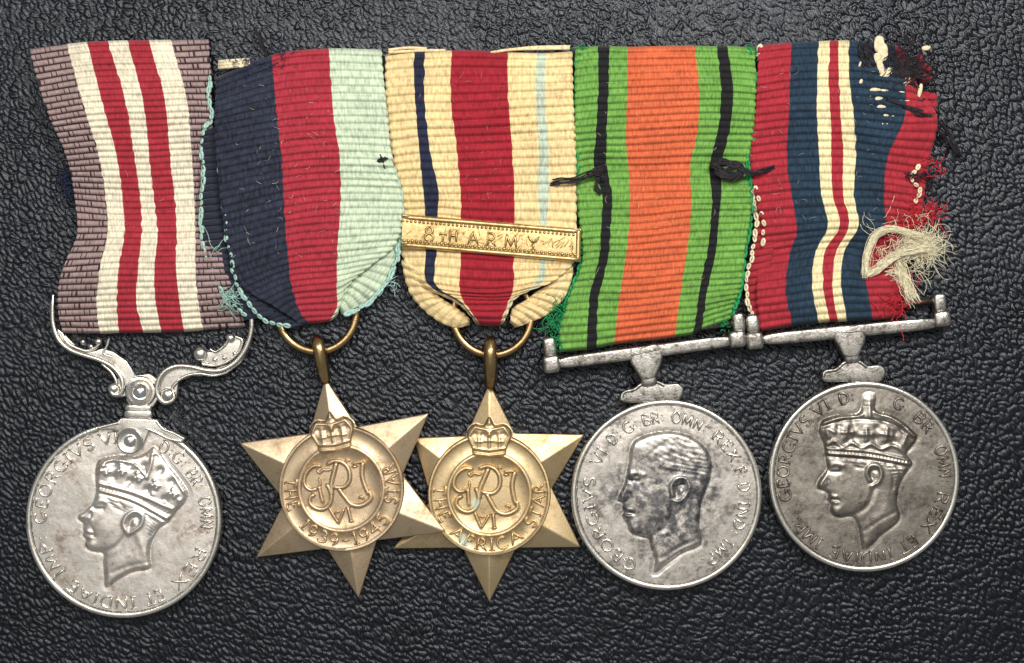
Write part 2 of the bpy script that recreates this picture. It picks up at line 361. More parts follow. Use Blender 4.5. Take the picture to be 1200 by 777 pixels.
# ------------------------------------------------------------------ ribbons
def ribbon(medal, rows, zs, pitch, stripes, ground, zcol=None, amp=0.030, name='ribbon', label=None, top_round=0.6, bot_round=0.6, parent_ribbon=None, edge_out=1.3):
    """rows: control points (pixel x, pixel y) of every stripe boundary at some levels; stripes: [(kind, material, label)]"""
    A = np.array(rows, float); K, M = A.shape[:2]
    Z = np.array(zs, float); Z = Z[:, None]*np.ones((1, M)) if Z.ndim == 1 else Z
    if zcol is not None: Z = Z+np.array(zcol, float)[None, :]
    A3 = np.concatenate([A, Z[:, :, None]], 2)
    ln = np.linalg.norm(np.diff(A, axis=0), axis=2).mean(1); v = np.r_[0, np.cumsum(ln)]/pitch
    nr = max(2, round(v[-1])); v *= nr/v[-1]
    nv = nr*8+1; vq = np.linspace(0, nr, nv)
    B = hermite(v, A3.reshape(K, -1), vq).reshape(nv, M, 3)
    t = np.r_[0, np.cumsum(np.linalg.norm(np.diff(A, axis=1), axis=2).mean(0))]
    uq = []; sid = []; bcols = [0]
    for j in range(M-1):
        w = t[j+1]-t[j]; n = max(2, int(math.ceil(w/(1.1 if stripes[j][0] == 'border' else 2.4))))
        uq += list(np.linspace(t[j], t[j+1], n, endpoint=False)); sid += [j]*n; bcols.append(len(uq))
    uq.append(t[-1]); uq = np.array(uq); nc = len(uq)
    C = hermite(t, B.transpose(1, 0, 2).reshape(M, -1), uq).reshape(nc, nv, 3).transpose(1, 0, 2).copy()
    rib = np.minimum(np.floor(vq+1e-9), nr-1).astype(int); f = vq-rib
    off = rng.random(nr)*50
    UU = uq[None, :]; RR = rib[:, None]
    prof = (np.sin(np.pi*f)**0.85)[:, None]*np.ones((1, nc))
    nz = vnoise(UU*0.035+off[RR], RR*3.7+0*UU)-0.5
    am = amp*(1+0.35*(rng.random(nr)-0.5))[RR]*(1+0.5*nz)
    dz = am*prof
    C[:, :, 1] += 1.1*(vnoise(UU*0.02+3, vq[:, None]*0.5)-0.5)*(1 if nr > 6 else 0)
    jit = rng.normal(0, 0.45, (nr, M)); jit[::2] += 0.25; jit[1::2] -= 0.25
    for j in range(1, M-1): C[:, bcols[j], 0] += np.clip(jit[rib, j], -0.9, 0.9)*np.clip(prof[:, 0], 0.25, 1)
    sc = edge_out*(0.4+0.8*rng.random((nr, 2)))
    C[:, 0, 0] -= sc[rib, 0]*prof[:, 0]; C[:, -1, 0] += sc[rib, 1]*prof[:, 0]
    if top_round:
        k = np.clip(1-vq/top_round, 0, 1); dz -= (0.10*(1-np.sqrt(np.clip(1-k*k, 0, 1))))[:, None]
    if bot_round:
        k = np.clip(1-(nr-vq)/bot_round, 0, 1); dz -= (0.10*(1-np.sqrt(np.clip(1-k*k, 0, 1))))[:, None]
    midx_q = np.zeros((nv-1, nc-1), int)
    cmid = (uq[:-1]+uq[1:])/2; fm = (np.arange(nv-1) % 8+0.5)/8; rm = np.repeat(np.arange(nr), 8)
    for j in range(M-1):
        if stripes[j][0] != 'border': continue
        cols = np.where(np.array(sid) == j)[0]
        per = 25.0; ph = (cmid[cols][None, :]-t[j]+np.where(rm % 2 == 0, 4.0, 16.0)[:, None]+rng.normal(0, 1.3, nr)[rm][:, None]) % per
        gap = ((ph > 18.4) & (ph < 19.6)) | (ph > 23.7)
        dark = gap | (fm < 0.14)[:, None] | (fm > 0.86)[:, None]
        midx_q[:, cols] = dark
        gv = np.zeros((nv, len(cols))); gv[:-1] = gap; dz[:, cols] -= 0.55*amp*gv*prof[:, cols]
    C[:, :, 2] += dz
    # wrap the selvedges down
    Lc = C[:, :1].copy(); Lc[:, :, 2] -= 0.07; Lc[:, :, 0] += 0.4; Rc = C[:, -1:].copy(); Rc[:, :, 2] -= 0.07; Rc[:, :, 0] -= 0.4
    C = np.concatenate([Lc, C, Rc], 1); nc += 2; sid = [0]+sid+[M-2]
    midx_q = np.concatenate([midx_q[:, :1], midx_q, midx_q[:, -1:]], 1)
    k = (CAM_Z-C[:, :, 2])/CAM_Z/100
    V = np.stack([(C[:, :, 0]-600)*k, (388.5-C[:, :, 1])*k, C[:, :, 2]], -1).reshape(-1, 3)
    uvs = np.stack([np.broadcast_to(np.r_[t[0]-3, uq, t[-1]+3][None, :], (nv, nc)), np.broadcast_to((vq*pitch)[:, None], (nv, nc))], -1).reshape(-1, 2)+rng.random(2)*200
    ii = np.arange(nv*nc).reshape(nv, nc)
    q = np.stack([ii[:-1, :-1], ii[1:, :-1], ii[1:, 1:], ii[:-1, 1:]], -1).reshape(-1, 4)
    sidq = np.broadcast_to(np.array(sid)[None, :], (nv-1, nc-1)).ravel(); mq = midx_q.ravel()
    main = parent_ribbon
    order = [j for j in range(M-1) if stripes[j][0] == 'ground']
    if order and main is None:
        mask = np.isin(sidq, order); vv, qq, u = sub(V, q, mask)
        main = make_obj(name, vv, qq, ground, medal, uv=uvs[u], label=label)
    for j in range(M-1):
        if stripes[j][0] == 'ground' and parent_ribbon is None: continue
        mask = sidq == j; vv, qq, u = sub(V, q, mask)
        st = stripes[j]
        if st[0] == 'border': make_obj('border', vv, qq, [st[1], PLUM], main, uv=uvs[u], midx=mq[mask], label=st[2])
        else: make_obj(st[0] if st[0] != 'ground' else 'fold', vv, qq, st[1], main, uv=uvs[u], label=st[2])
    return main

def flap(outer, inner, pitch, par, mats, zo, zi, dark=False):
    o = smooth_line(outer, n=9); i_ = smooth_line(inner, n=9)
    mid = (o+i_)/2
    ribbon(None, [[tuple(a), tuple(m_+(0, -1)), tuple(b)] for a, m_, b in zip(o, mid, i_)], [[zo, (zo+zi)/2+.05, zi]]*9, pitch, mats, CREAM3, amp=0.036, parent_ribbon=par, top_round=0.5, bot_round=0.5, edge_out=1.2)
def lint(parent, box, mats, n=70, z=0.26):
    for mt in mats:
        m = MB()
        for _ in range(n):
            x, y = box[0]+rng.random()*(box[2]-box[0]), box[1]+rng.random()*(box[3]-box[1]); a = rng.random()*6.28; l = 4+rng.random()*9; k = rng.normal(0, 1.5)
            pts = []
            for i in range(6):
                pts.append(P(x, y, z-0.015+0.03*math.sin(i*0.63)+rng.random()*0.004)); x += math.cos(a)*l/6; y += math.sin(a)*l/6; a += k/6
            m.tube(pts, 0.0016, 3)
        m.build('loose_lint', mt, parent, kind='stuff')

def loops(parent, path, spacing, mat, z, r=3.0, name='picot_loops', label=None, jitter=0.6):
    p = smooth_line([q[:2] for q in path], step=0.5); d = np.r_[0, np.cumsum(np.linalg.norm(np.diff(p, axis=0), axis=1))]
    m = MB(); a = 0.0
    while a < d[-1]:
        i = min(np.searchsorted(d, a), len(p)-1); q = p[i]
        c = P(q[0]+rng.normal(0, jitter), q[1]+rng.normal(0, jitter), z+rng.normal(0, 0.01)); rr = r*(0.75+0.5*rng.random())/100
        t = p[min(i+1, len(p)-1)]-p[max(i-1, 0)]; t /= np.linalg.norm(t)+1e-9; t = np.array([t[0], -t[1]]); w = np.array([-t[1], t[0]])
        sk = rng.normal(0, 0.25); el = 1.15+0.5*rng.random()
        m.tube([c+np.array([*(t*math.cos(q)*rr*el*0.8+w*(math.sin(q)+sk*math.cos(q))*rr*0.45), 0.012*math.sin(q+sk)]) for q in np.linspace(0, 2*math.pi, 12, endpoint=False)], rr*0.46, 7, closed=True); a += spacing*(0.8+0.45*rng.random())
    return m.build(name, mat, parent, label=label, kind='stuff')

def fuzz(parent, name, mat, seeds, z, r=0.35, kind='stuff', label=None):
    """seeds: (px, py, direction deg, spread deg, length px, count, scatter px)"""
    m = MB()
    for (px, py, dr, sp, L, n, scat) in seeds:
        for _ in range(n):
            a = math.radians(dr+rng.normal(0, sp)); l = L*(0.5+0.8*rng.random()); x, y = px+rng.normal(0, scat), py+rng.normal(0, scat)
            zz = z+rng.random()*0.05; pts = []; k = rng.normal(0, 1.6)/l
            for s in range(9):
                pts.append(P(x, y, max(0.0, zz))); a += k*l/9+rng.normal(0, 0.22)
                x += math.cos(a)*l/9; y -= math.sin(a)*l/9; zz += rng.normal(0, 0.012)
            m.tube(pts, r/100*(0.7+0.6*rng.random()), 5)
    return m.build(name, mat, parent, kind=kind, label=label)

# ------------------------------------------------------------------ lettering: a small set of roman stroke letters
def arc(cx, cy, rx, ry, a0, a1, n=9):
    return [(cx+rx*math.cos(math.radians(a)), cy+ry*math.sin(math.radians(a))) for a in np.linspace(a0, a1, n)]
def L_(*p): return list(p)
GL = {
 'A': (0.85, [L_((0, 0), (.42, 1)), L_((.42, 1), (.85, 0)), L_((.2, .36), (.65, .36))]),
 'B': (0.7, [L_((.1, 0), (.1, 1)), [(.1, 1)]+arc(.35, .76, .28, .24, 90, -90)+[(.1, .52)], [(.1, .52)]+arc(.38, .26, .32, .26, 90, -90)+[(.1, 0)]]),
 'C': (0.8, [arc(.45, .5, .42, .5, 45, 315, 12)]),
 'D': (0.8, [L_((.1, 0), (.1, 1)), [(.1, 1)]+arc(.3, .5, .48, .5, 90, -90, 11)+[(.1, 0)]]),
 'E': (0.65, [L_((.1, 0), (.1, 1)), L_((.1, 1), (.62, 1), (.62, .85)), L_((.1, .52), (.5, .52)), L_((.1, 0), (.65, 0), (.65, .16))]),
 'F': (0.62, [L_((.1, 0), (.1, 1)), L_((.1, 1), (.62, 1), (.62, .85)), L_((.1, .52), (.5, .52)), L_((-.02, 0), (.24, 0))]),
 'G': (0.85, [arc(.45, .5, .42, .5, 50, 318, 12), L_((.8, 0.05), (.8, .42)), L_((.6, .42), (.92, .42))]),
 'H': (0.85, [L_((.1, 0), (.1, 1)), L_((.75, 0), (.75, 1)), L_((.1, .5), (.75, .5))]),
 'I': (0.3, [L_((.15, 0), (.15, 1)), L_((.0, 0), (.3, 0)), L_((.0, 1), (.3, 1))]),
 'M': (1.0, [L_((.05, 0), (.15, 1)), L_((.15, 1), (.5, .1)), L_((.5, .1), (.85, 1)), L_((.85, 1), (.95, 0))]),
 'N': (0.85, [L_((.1, 0), (.1, 1)), L_((.1, 1), (.75, 0)), L_((.75, 0), (.75, 1))]),
 'O': (0.9, [arc(.45, .5, .42, .5, 90, 450, 15)]),
 'P': (0.68, [L_((.1, 0), (.1, 1)), [(.1, 1)]+arc(.35, .74, .3, .26, 90, -90)+[(.1, .48)], L_((-.02, 0), (.22, 0))]),
 'R': (0.75, [L_((.1, 0), (.1, 1)), [(.1, 1)]+arc(.35, .74, .28, .26, 90, -90)+[(.1, .48)], L_((.35, .48), (.75, 0)), L_((-.02, 0), (.22, 0))]),
 'S': (0.62, [arc(.32, .75, .26, .25, 35, 270, 9)+arc(.32, .25, .28, .25, 90, -150, 9)[1:]]),
 'T': (0.75, [L_((.37, 0), (.37, 1)), L_((.0, .84), (.0, 1), (.74, 1), (.74, .84)), L_((.24, 0), (.5, 0))]),
 'V': (0.8, [L_((0, 1), (.4, 0)), L_((.4, 0), (.8, 1)), L_((-.08, 1), (.12, 1)), L_((.68, 1), (.88, 1))]),
 'X': (0.8, [L_((.02, 1), (.78, 0)), L_((.78, 1), (.02, 0))]),
 'Y': (0.8, [L_((.0, 1), (.4, .48)), L_((.8, 1), (.4, .48)), L_((.4, .48), (.4, 0)), L_((.26, 0), (.54, 0))]),
 '1': (0.35, [L_((.0, .8), (.2, 1), (.2, 0)), L_((.05, 0), (.36, 0))]),
 '3': (0.62, [arc(.28, .75, .28, .25, 140, -90, 9), arc(.28, .26, .32, .26, 90, -140, 9)]),
 '4': (0.7, [L_((.5, 0), (.5, 1), (.0, .32), (.7, .32))]),
 '5': (0.62, [L_((.58, 1), (.12, 1), (.08, .55)), arc(.28, .3, .32, .3, 110, -140, 10)]),
 '8': (0.66, [arc(.33, .75, .25, .25, 90, 450, 12), arc(.33, .25, .31, .25, 90, 450, 12)]),
 '9': (0.64, [arc(.32, .68, .28, .32, 0, 360, 12), L_((.6, .68), (.55, .3), (.3, 0))]),
 '-': (0.6, [L_((.08, .45), (.52, .45))]),
 ':': (0.3, [L_((.15, .2), (.15, .26)), L_((.15, .66), (.15, .72))]),
 '.': (0.3, [L_((.15, .04), (.15, .1))]),
}
def refine(st, n=4):
    o = [st[0]]
    for a, b in zip(st[:-1], st[1:]):
        k = max(1, int(math.hypot(b[0]-a[0], b[1]-a[1])*n+0.5))
        o += [(a[0]+(b[0]-a[0])*i/k, a[1]+(b[1]-a[1])*i/k) for i in range(1, k+1)]
    return o
def width(word, gap): return sum(GL[c][0] if c != ' ' else 0.45 for c in word)+gap*(len(word)-1)
def ring_text(parent, mat, c, word, a0, a1, rb, h, zf, outward=True, w=0.011, relief=0.016):
    """letters spread from clockwise-from-top angle a0 to a1 (degrees) round the centre c"""
    nat = width(word, 0.25); span = math.radians(a1-a0)
    x = 0.0
    adv = abs(span)*(rb if outward else rb-h*0.5)/(nat*h); adv = min(adv, 1.6)
    ang0 = math.radians((a0+a1)/2)-math.copysign(adv*nat*h/(rb if outward else rb-h*0.5)/2, span)
    sg = math.copysign(1, span)
    for ch in word:
        if ch == ' ': x += 0.45+0.25; continue
        gw, st = GL[ch]; m = MB()
        wob = rng.normal(0, 0.01); rel = relief*(0.7+0.5*rng.random())
        for s in st:
            pts = []
            for gx, gy in refine(s):
                rad = rb+(gy+wob)*h if outward else rb-(gy+wob)*h
                th = ang0+sg*(x+gx)*adv*h/(rb if outward else rb-h*0.5)
                pts.append((c[0]+rad*math.sin(th), c[1]+rad*math.cos(th)))
            m.ridge(pts, w, rel, zf)
            if ch in ':.-': m.build('punctuation_mark', mat, parent); m = MB()
        if ch in ':.-': pass
        else: m.build('letter' if ch.isalpha() else 'numeral', mat, parent)
        x += gw+0.25

# ------------------------------------------------------------------ round medals
FZ = 0.150
def round_disc(medal, cx, cy, r_px, head, feats, words, mat_field, mat_rim, mat_head, rtext, htext, seed, head_label, hair):
    k = (CAM_Z-FZ)/CAM_Z; c = P(cx, cy, FZ); r = r_px/100*k
    part = MB().lathe((c[0], c[1], 0), [(0.0, 0.0), (r*0.97, 0.0), (r*0.992, 0.02), (r, 0.05), (r, 0.145), (r*0.994, 0.168), (r*0.978, 0.178), (r*0.955, 0.176), (r*0.944, 0.168), (r*0.934, FZ-0.004), (r*0.93, FZ-0.03)], 160)
    rim = None
    # field and portrait: one relief surface, cut along the outline of the head
    st = 0.0085*(1); x = np.arange(-r*0.945, r*0.945, st); X, Y = np.meshgrid(x, x)
    hp = smooth_poly(head, 220)/100.0*k
    D = sdf(X, Y, hp)
    Z = np.zeros(X.shape)
    d = np.clip(D/0.20, 0, 1); Z += 0.030*np.sqrt(d*(2-d))+0.012*np.clip(D/0.035, 0, 1)
    Z -= 0.006*np.exp(-(np.clip(-D, 0, 9)/0.03)**2)*(D < 0)
    inside = np.clip(D/0.03, 0, 1)
    for pts, w, a in feats:
        q = np.array(pts, float)/100*k
        q = smooth_line(q, step=0.03) if len(q) > 2 else q
        dd = dist_line(X, Y, list(map(tuple, q))) if len(q) > 1 else np.hypot(X-q[0][0], Y-q[0][1])
        Z += a*0.0074*np.exp(-(dd/(w/100*k))**2)*np.clip(inside+0.15, 0, 1)
    for hpoly, ang, lam, amp in hair:
        hd = sdf(X, Y, smooth_poly(hpoly, 60)/100*k); aa = math.radians(ang)
        ph = (-X*math.sin(aa)+Y*math.cos(aa))/(lam/100)+2.2*vnoise(X*4.5+seed, Y*4.5)
        Z += amp*np.sin(2*math.pi*ph)*np.clip(hd/0.04, 0, 1)*(0.5+vnoise(X*11, Y*11+seed))
    Z += 0.003*(vnoise(X*9+seed*7, Y*9)-0.5)+0.0013*(vnoise(X*30+seed*3, Y*30)-0.5)+0.012*(vnoise(X*2.2+seed, Y*2.2+4)-0.5)
    Z += 0.012*(1-np.clip((X*X+Y*Y)/(r*r), 0, 1))
    for _ in range(1): Z[1:-1, 1:-1] = (4*Z[1:-1, 1:-1]+2*(Z[:-2, 1:-1]+Z[2:, 1:-1]+Z[1:-1, :-2]+Z[1:-1, 2:])+Z[:-2, :-2]+Z[2:, 2:]+Z[:-2, 2:]+Z[2:, :-2])/16
    fr = np.clip((np.hypot(X, Y)/r-0.66)/0.2, 0, 1); Z *= 1-0.75*fr*fr*(3-2*fr)*(D > -0.05)
    V = np.stack([X+c[0], Y+c[1], Z+FZ], -1).reshape(-1, 3); n = len(x); i = np.arange(n*n).reshape(n, n)
    q = np.stack([i[:-1, :-1], i[:-1, 1:], i[1:, 1:], i[1:, :-1]], -1).reshape(-1, 4)
    Xm = ((X*X+Y*Y)[:-1, :-1] < (r*0.938)**2).ravel(); hm = (D[:-1, :-1] > -0.004).ravel()
    v1, q1, _ = sub(V, q, Xm & ~hm)
    disc = make_obj('disc', v1, q1, mat_field, medal)
    part.build('rim', mat_rim, disc, sharp=60)
    v2, q2, _ = sub(V, q, Xm & hm)
    make_obj('portrait', v2, q2, mat_head, disc, label=head_label)
    zf = lambda a, b: FZ+0.012*(1-((a-c[0])**2+(b-c[1])**2)/(r*r))
    for wd, a0, a1 in words: ring_text(disc, mat_rim if mat_field is not SILVER_DK else SILVER_DK, c, wd, a0, a1, rtext*r, htext*r, zf, True, 0.0175, 0.026)
    return disc

def dots(pts, spacing, w, a):
    p = smooth_line(pts, step=0.3); d = np.r_[0, np.cumsum(np.linalg.norm(np.diff(p, axis=0), axis=1))]
    return [([tuple(p[min(np.searchsorted(d, q), len(p)-1)])], w, a) for q in np.arange(spacing/2, d[-1], spacing)]
def zl(pts, cx, cy, s): return [((p[0]-cx)/s, -(p[1]-cy)/s) for p in pts]

# ================================================================== MEDAL 1 : crimson and cream ribbon, scroll suspender
m1 = thing('round_medal', 'round silver medal with ornate scroll suspender on mauve, cream and crimson striped ribbon', 'medal', P(145, 390, 0), 'round silver medals')
rows1 = [
 [(35, 57), (78, 51), (102, 48.5), (126, 48), (149, 47.5), (174, 47), (200, 46.5), (244, 45)],
 [(54, 125), (96, 118), (119, 116), (146, 115), (167, 115), (192.5, 114.5), (218, 113.5), (247, 113)],
 [(81, 192), (117.5, 190), (138, 190), (158.6, 190), (175.6, 190), (199.7, 188.5), (225, 187), (250, 186)],
 [(88, 232), (124, 235), (144, 236), (164.5, 236), (181, 236), (205, 235), (227.5, 234), (253, 232)],
 [(91, 274), (126, 274), (146, 274), (166, 274), (184.5, 274), (207, 274), (229, 273), (256, 272)],
 [(74, 316), (117, 314), (139, 313), (162, 313), (181, 313), (206, 312.5), (229, 312), (262, 311)],
 [(68.5, 360), (113.5, 359), (137, 358), (160, 357.5), (183, 357), (211, 357), (232.5, 356), (278, 353)],
 [(74, 391), (117, 391), (139, 390), (168, 390), (189, 389.5), (215.5, 389), (238, 387.5), (288, 384)]]
rib1 = ribbon(m1, rows1, [.12, .26, .17, .10, .19, .28, .22, .10], 7.3,
 [('border', MAUVE, 'mauve woven border'), ('ground', CREAM1, None), ('stripe', RED1, 'crimson stripe'), ('ground', CREAM1, None), ('stripe', RED1, 'crimson stripe'), ('ground', CREAM1, None), ('border', MAUVE, 'mauve woven border')],
 CREAM1, zcol=[0, 0, 0, 0, 0, -.01, -.04, -.10], amp=0.036, label='cream ribbon with crimson stripes and mauve borders')
fuzz(rib1, 'frayed_fibres', Y_NAVY, [(78, 215, 100, 70, 10, 60, 4), (84, 228, 100, 70, 10, 50, 4), (80, 205, 100, 70, 9, 30, 3)], 0.03, 0.5)

P1 = lambda pts: zm(pts, 60, 370, 4.858)
sus = MB(); SZ = 0.10
def tpath(pts, z, n=28): return np.array([P(a[0], a[1], z) for a in smooth_line(P1(pts), n=n)])
LA = [(12, -118), (8, -40), (14, 60), (45, 140), (110, 195), (190, 225), (270, 250), (340, 285), (392, 340), (408, 400), (392, 445), (352, 448), (335, 412)]
RA = [(690, 430), (700, 470), (650, 496), (606, 452), (604, 390), (640, 322), (700, 290), (790, 290), (880, 310), (960, 312), (1040, 272), (1100, 200), (1132, 120), (1142, 30), (1128, -40)]
for a, ex in ((LA, 1), (RA, 1)):
    t = tpath(a, 0.145, 60); rr = np.full(60, 0.030); rr[:4] = [.018, .022, .025, .028]; sus.tube(t, rr, 10, 0.95)
sus.tube(tpath([(60, 100), (90, 150), (150, 185), (205, 200), (255, 180), (282, 140)], 0.12), 0.020, 8)
sus.tube(tpath([(330, 130), (318, 170), (300, 215), (345, 235)], 0.11), 0.018, 8)
sus.tube(tpath([(290, 275), (345, 325), (372, 380), (372, 420)], 0.12), 0.020, 8)
sus.tube(tpath([(718, 372), (770, 342), (840, 330), (930, 340), (1000, 322)], 0.11), 0.020, 8)
sus.tube(tpath([(720, 375), (690, 410), (690, 440)], 0.11), 0.022, 8)
sus.tube(tpath([(860, 275), (940, 282), (1020, 250), (1075, 190), (1085, 135), (1050, 120)], 0.135, 26), 0.017, 8)
sus.tube(tpath([(905, 190), (930, 205), (965, 188), (1000, 150), (1008, 118)], 0.125), 0.014, 8)
for pl, z in (([(20, 60), (60, 150), (150, 205), (270, 240), (350, 290), (385, 350), (340, 395), (330, 440), (365, 470), (425, 460), (432, 400), (485, 345), (430, 260), (355, 205), (290, 185), (235, 205), (150, 180), (70, 100)], 0.115),
              ([(600, 470), (610, 350), (660, 300), (780, 280), (930, 300), (1040, 262), (1100, 190), (1130, 60), (1148, 70), (1135, 170), (1080, 270), (1000, 330), (900, 345), (800, 345), (725, 375), (715, 470), (660, 500)], 0.105),
              ([(845, 250), (880, 205), (915, 205), (960, 185), (1000, 150), (1015, 115), (1080, 130), (1085, 190), (1030, 255), (950, 290), (860, 285)], 0.105),
              ([(425, 480), (430, 400), (470, 340), (560, 330), (610, 370), (605, 480), (580, 520), (450, 520)], 0.12)):
    sus.prism([P(a[0], a[1], z)[:2] for a in P1(pl)], 0.0, z, 0.015)
for (x, y, r) in ((355, 415, 36), (665, 452, 44), (848, 218, 42), (1020, 128, 26), (1045, 215, 14), (985, 240, 13), (930, 250, 14), (268, 148, 20), (180, 150, 15), (225, 175, 14)):
    q = P1([(x, y)])[0]; sus.ball(P(q[0], q[1], 0.125), r/485.8, 0.75)
sus_o = sus.build('suspender', SILVER_RIM, m1, sharp=50)
bz = MB(); q = P1([(510, 432)])[0]; cc = P(q[0], q[1], 0.12)
bz.lathe(cc, [(0.185, -0.12), (0.185, 0.0), (0.168, 0.035), (0.145, 0.04), (0.120, 0.015), (0.10, 0.0), (0.0, -0.01)], 48)
bz.build('boss', SILVER_RIM, sus_o, sharp=50)
MB().ball((cc[0], cc[1], cc[2]+0.02), 0.095, 0.85, 24, 14).build('stud', PEARL, sus_o)
nk = MB()
for (y, hw, z, h) in ((525, 78, .10, 22), (560, 82, .125, 26), (600, 92, .10, 26)):
    q = P1([(498, y)])[0]; nk.superell(P(q[0], q[1], z), (hw/485.8, h/485.8, 0.055), -0.02, 0.5)
for pl, z in (([(395, 580), (600, 590), (625, 625), (690, 660), (765, 695), (745, 725), (660, 690), (600, 670), (560, 650), (545, 690), (520, 760), (440, 785), (375, 745), (375, 660), (330, 650), (255, 655), (260, 625), (380, 600)], 0.195),):
    nk.prism([P(a[0], a[1], z)[:2] for a in P1(pl)], 0.05, z, 0.02)
q = P1([(450, 712)])[0]; cc = P(q[0], q[1], 0.195)
nk.lathe(cc, [(0.155, -0.05), (0.152, 0.02), (0.135, 0.032), (0.11, 0.022), (0.085, 0.012), (0.0, 0.01)], 40)
nk.tube(np.array([P(a[0], a[1], 0.197) for a in smooth_line(P1([(540, 640), (600, 665), (670, 700), (740, 715)]), n=14)]), 0.018, 8)
nk.tube(np.array([P(a[0], a[1], 0.197) for a in smooth_line(P1([(600, 600), (630, 640), (700, 670), (755, 700)]), n=14)]), 0.016, 8)
nk.tube(np.array([P(a[0], a[1], 0.197) for a in smooth_line(P1([(385, 610), (320, 625), (262, 640)]), n=10)]), 0.018, 8)
nko = nk.build('claw', SILVER_RIM, m1, sharp=50)
MB().ball((cc[0], cc[1], cc[2]+0.01), 0.075, 0.6, 20, 12).build('rivet', PEARL, nko)

C1 = (402, 390, 2.774)
head1 = zl([(316, 292), (313, 240), (322, 196), (360, 184), (400, 180), (440, 184), (478, 168), (500, 150), (522, 172), (542, 205), (582, 255), (610, 308), (600, 332), (575, 358), (548, 394),
 (522, 412), (502, 440), (490, 468), (486, 505), (490, 540), (432, 556), (386, 580), (346, 606), (342, 560), (338, 522), (340, 500), (328, 491), (305, 489), (288, 482), (279, 468), (284, 456), (279, 446), (271, 436), (276, 426), (272, 414), (276, 404), (270, 394), (257, 384), (258, 374), (276, 362), (290, 348), (303, 336), (311, 315)], *C1)
Z1 = lambda *p: zl(p, *C1)
feats1 = [(Z1((318, 290), (430, 322), (546, 384)), 2.2, 2.6), (Z1((320, 268), (440, 300), (562, 352)), 2.2, 2.4), (Z1((319, 279), (435, 311), (554, 368)), 1.8, -1.2), (Z1((318, 298), (430, 331), (540, 392)), 1.6, -2.2),
 (Z1((325, 235), (345, 200), (395, 195), (450, 215), (480, 250)), 1.8, 2.2), (Z1((480, 250), (495, 200), (500, 155)), 2, 2.4), (Z1((500, 155), (550, 215), (602, 300)), 2, 2.4), (Z1((484, 176), (516, 172)), 2, 2.0),
 (Z1((365, 270)), 2.6, 1.5), (Z1((425, 280)), 2.6, 1.5), (Z1((500, 305)), 2.6, 1.5), (Z1((585, 325)), 2.6, 1.8), (Z1((430, 215)), 4, -1.6), (Z1((520, 235)), 4, -1.6), (Z1((350, 225)), 3, -1.4), (Z1((560, 285)), 3, -1.2),
 (Z1((307, 336), (330, 326), (350, 330)), 2.6, 1.4), (Z1((312, 350), (336, 350)), 2.4, -1.6), (Z1((316, 346), (334, 345)), 1.6, 1.0), (Z1((292, 352), (262, 378)), 3.2, 2.6), (Z1((284, 392), (296, 380), (296, 366)), 2, -1.6), (Z1((296, 388)), 3, 1.2),
 (Z1((345, 405)), 14, 1.6), (Z1((280, 424), (298, 428)), 1.8, 1.5), (Z1((280, 444), (298, 444)), 2.0, 1.5), (Z1((276, 435), (306, 438)), 1.4, -1.8), (Z1((300, 470)), 6, 1.8), (Z1((310, 440), (302, 415)), 2, -0.9),
 (Z1((334, 494), (380, 474), (412, 440)), 3.5, -1.8), (Z1((345, 515), (400, 485), (440, 450)), 7, -1.0),
 (Z1((414, 426), (404, 402), (416, 374), (446, 360), (466, 374), (462, 402), (438, 424), (420, 434)), 2.2, 2.6), (Z1((424, 410), (430, 386), (448, 380)), 2.4, -2.0), (Z1((440, 400)), 2.4, 1.2),
 (Z1((480, 372), (500, 400), (492, 440)), 2.5, -1.2), (Z1((500, 385), (516, 400), (500, 430)), 2.0, -1.0), (Z1((350, 320), (372, 345), (400, 360)), 2, -0.9), (Z1((390, 330), (405, 350)), 2, -0.9), (Z1((450, 440), (470, 490), (480, 530)), 4, 0.9), (Z1((365, 560), (430, 535), (488, 525)), 2.5, -0.8)]
for ox, oy in ((345, 226), (398, 226), (452, 248), (508, 272), (566, 300)):
    feats1 += [(Z1((ox+dx, oy+dy)), 2.0, 3.2) for dx, dy in ((0, 0), (-11, 3), (11, 5), (-3, -12), (3, 13))]
feats1 += [(Z1(q), 4.2, -3.0) for q in ((371, 250), (424, 262), (480, 290), (538, 322), (372, 205), (425, 212), (525, 225), (560, 265), (470, 215))]
feats1 += dots(Z1((322, 280), (435, 312), (552, 366)), 4.2, 1.3, 1.8)+dots(Z1((500, 152), (555, 215), (604, 300)), 3.6, 1.3, 1.4)+dots(Z1((325, 232), (345, 202), (395, 196), (450, 214)), 3.6, 1.3, 1.4)
disc1 = round_disc(m1, 145, 609.5, 115, head1, feats1,
 [('GEORGIVS', 268, 338), ('VI', 344, 356), ('D:G:', 26, 48), ('BR:', 53, 67), ('OMN:', 74, 99), ('REX', 110, 142), ('ET', 152, 164), ('INDIAE', 172, 220), ('IMP:', 229, 259)],
 SILVER, SILVER_RIM, SILVER, 0.79, 0.118, 1, 'raised crowned man\'s head in profile facing left',
 [(Z1((345, 318), (430, 340), (545, 396), (515, 415), (500, 440), (485, 450), (475, 400), (455, 362), (420, 362), (395, 372), (360, 350)), -28, 3.6, .003)])

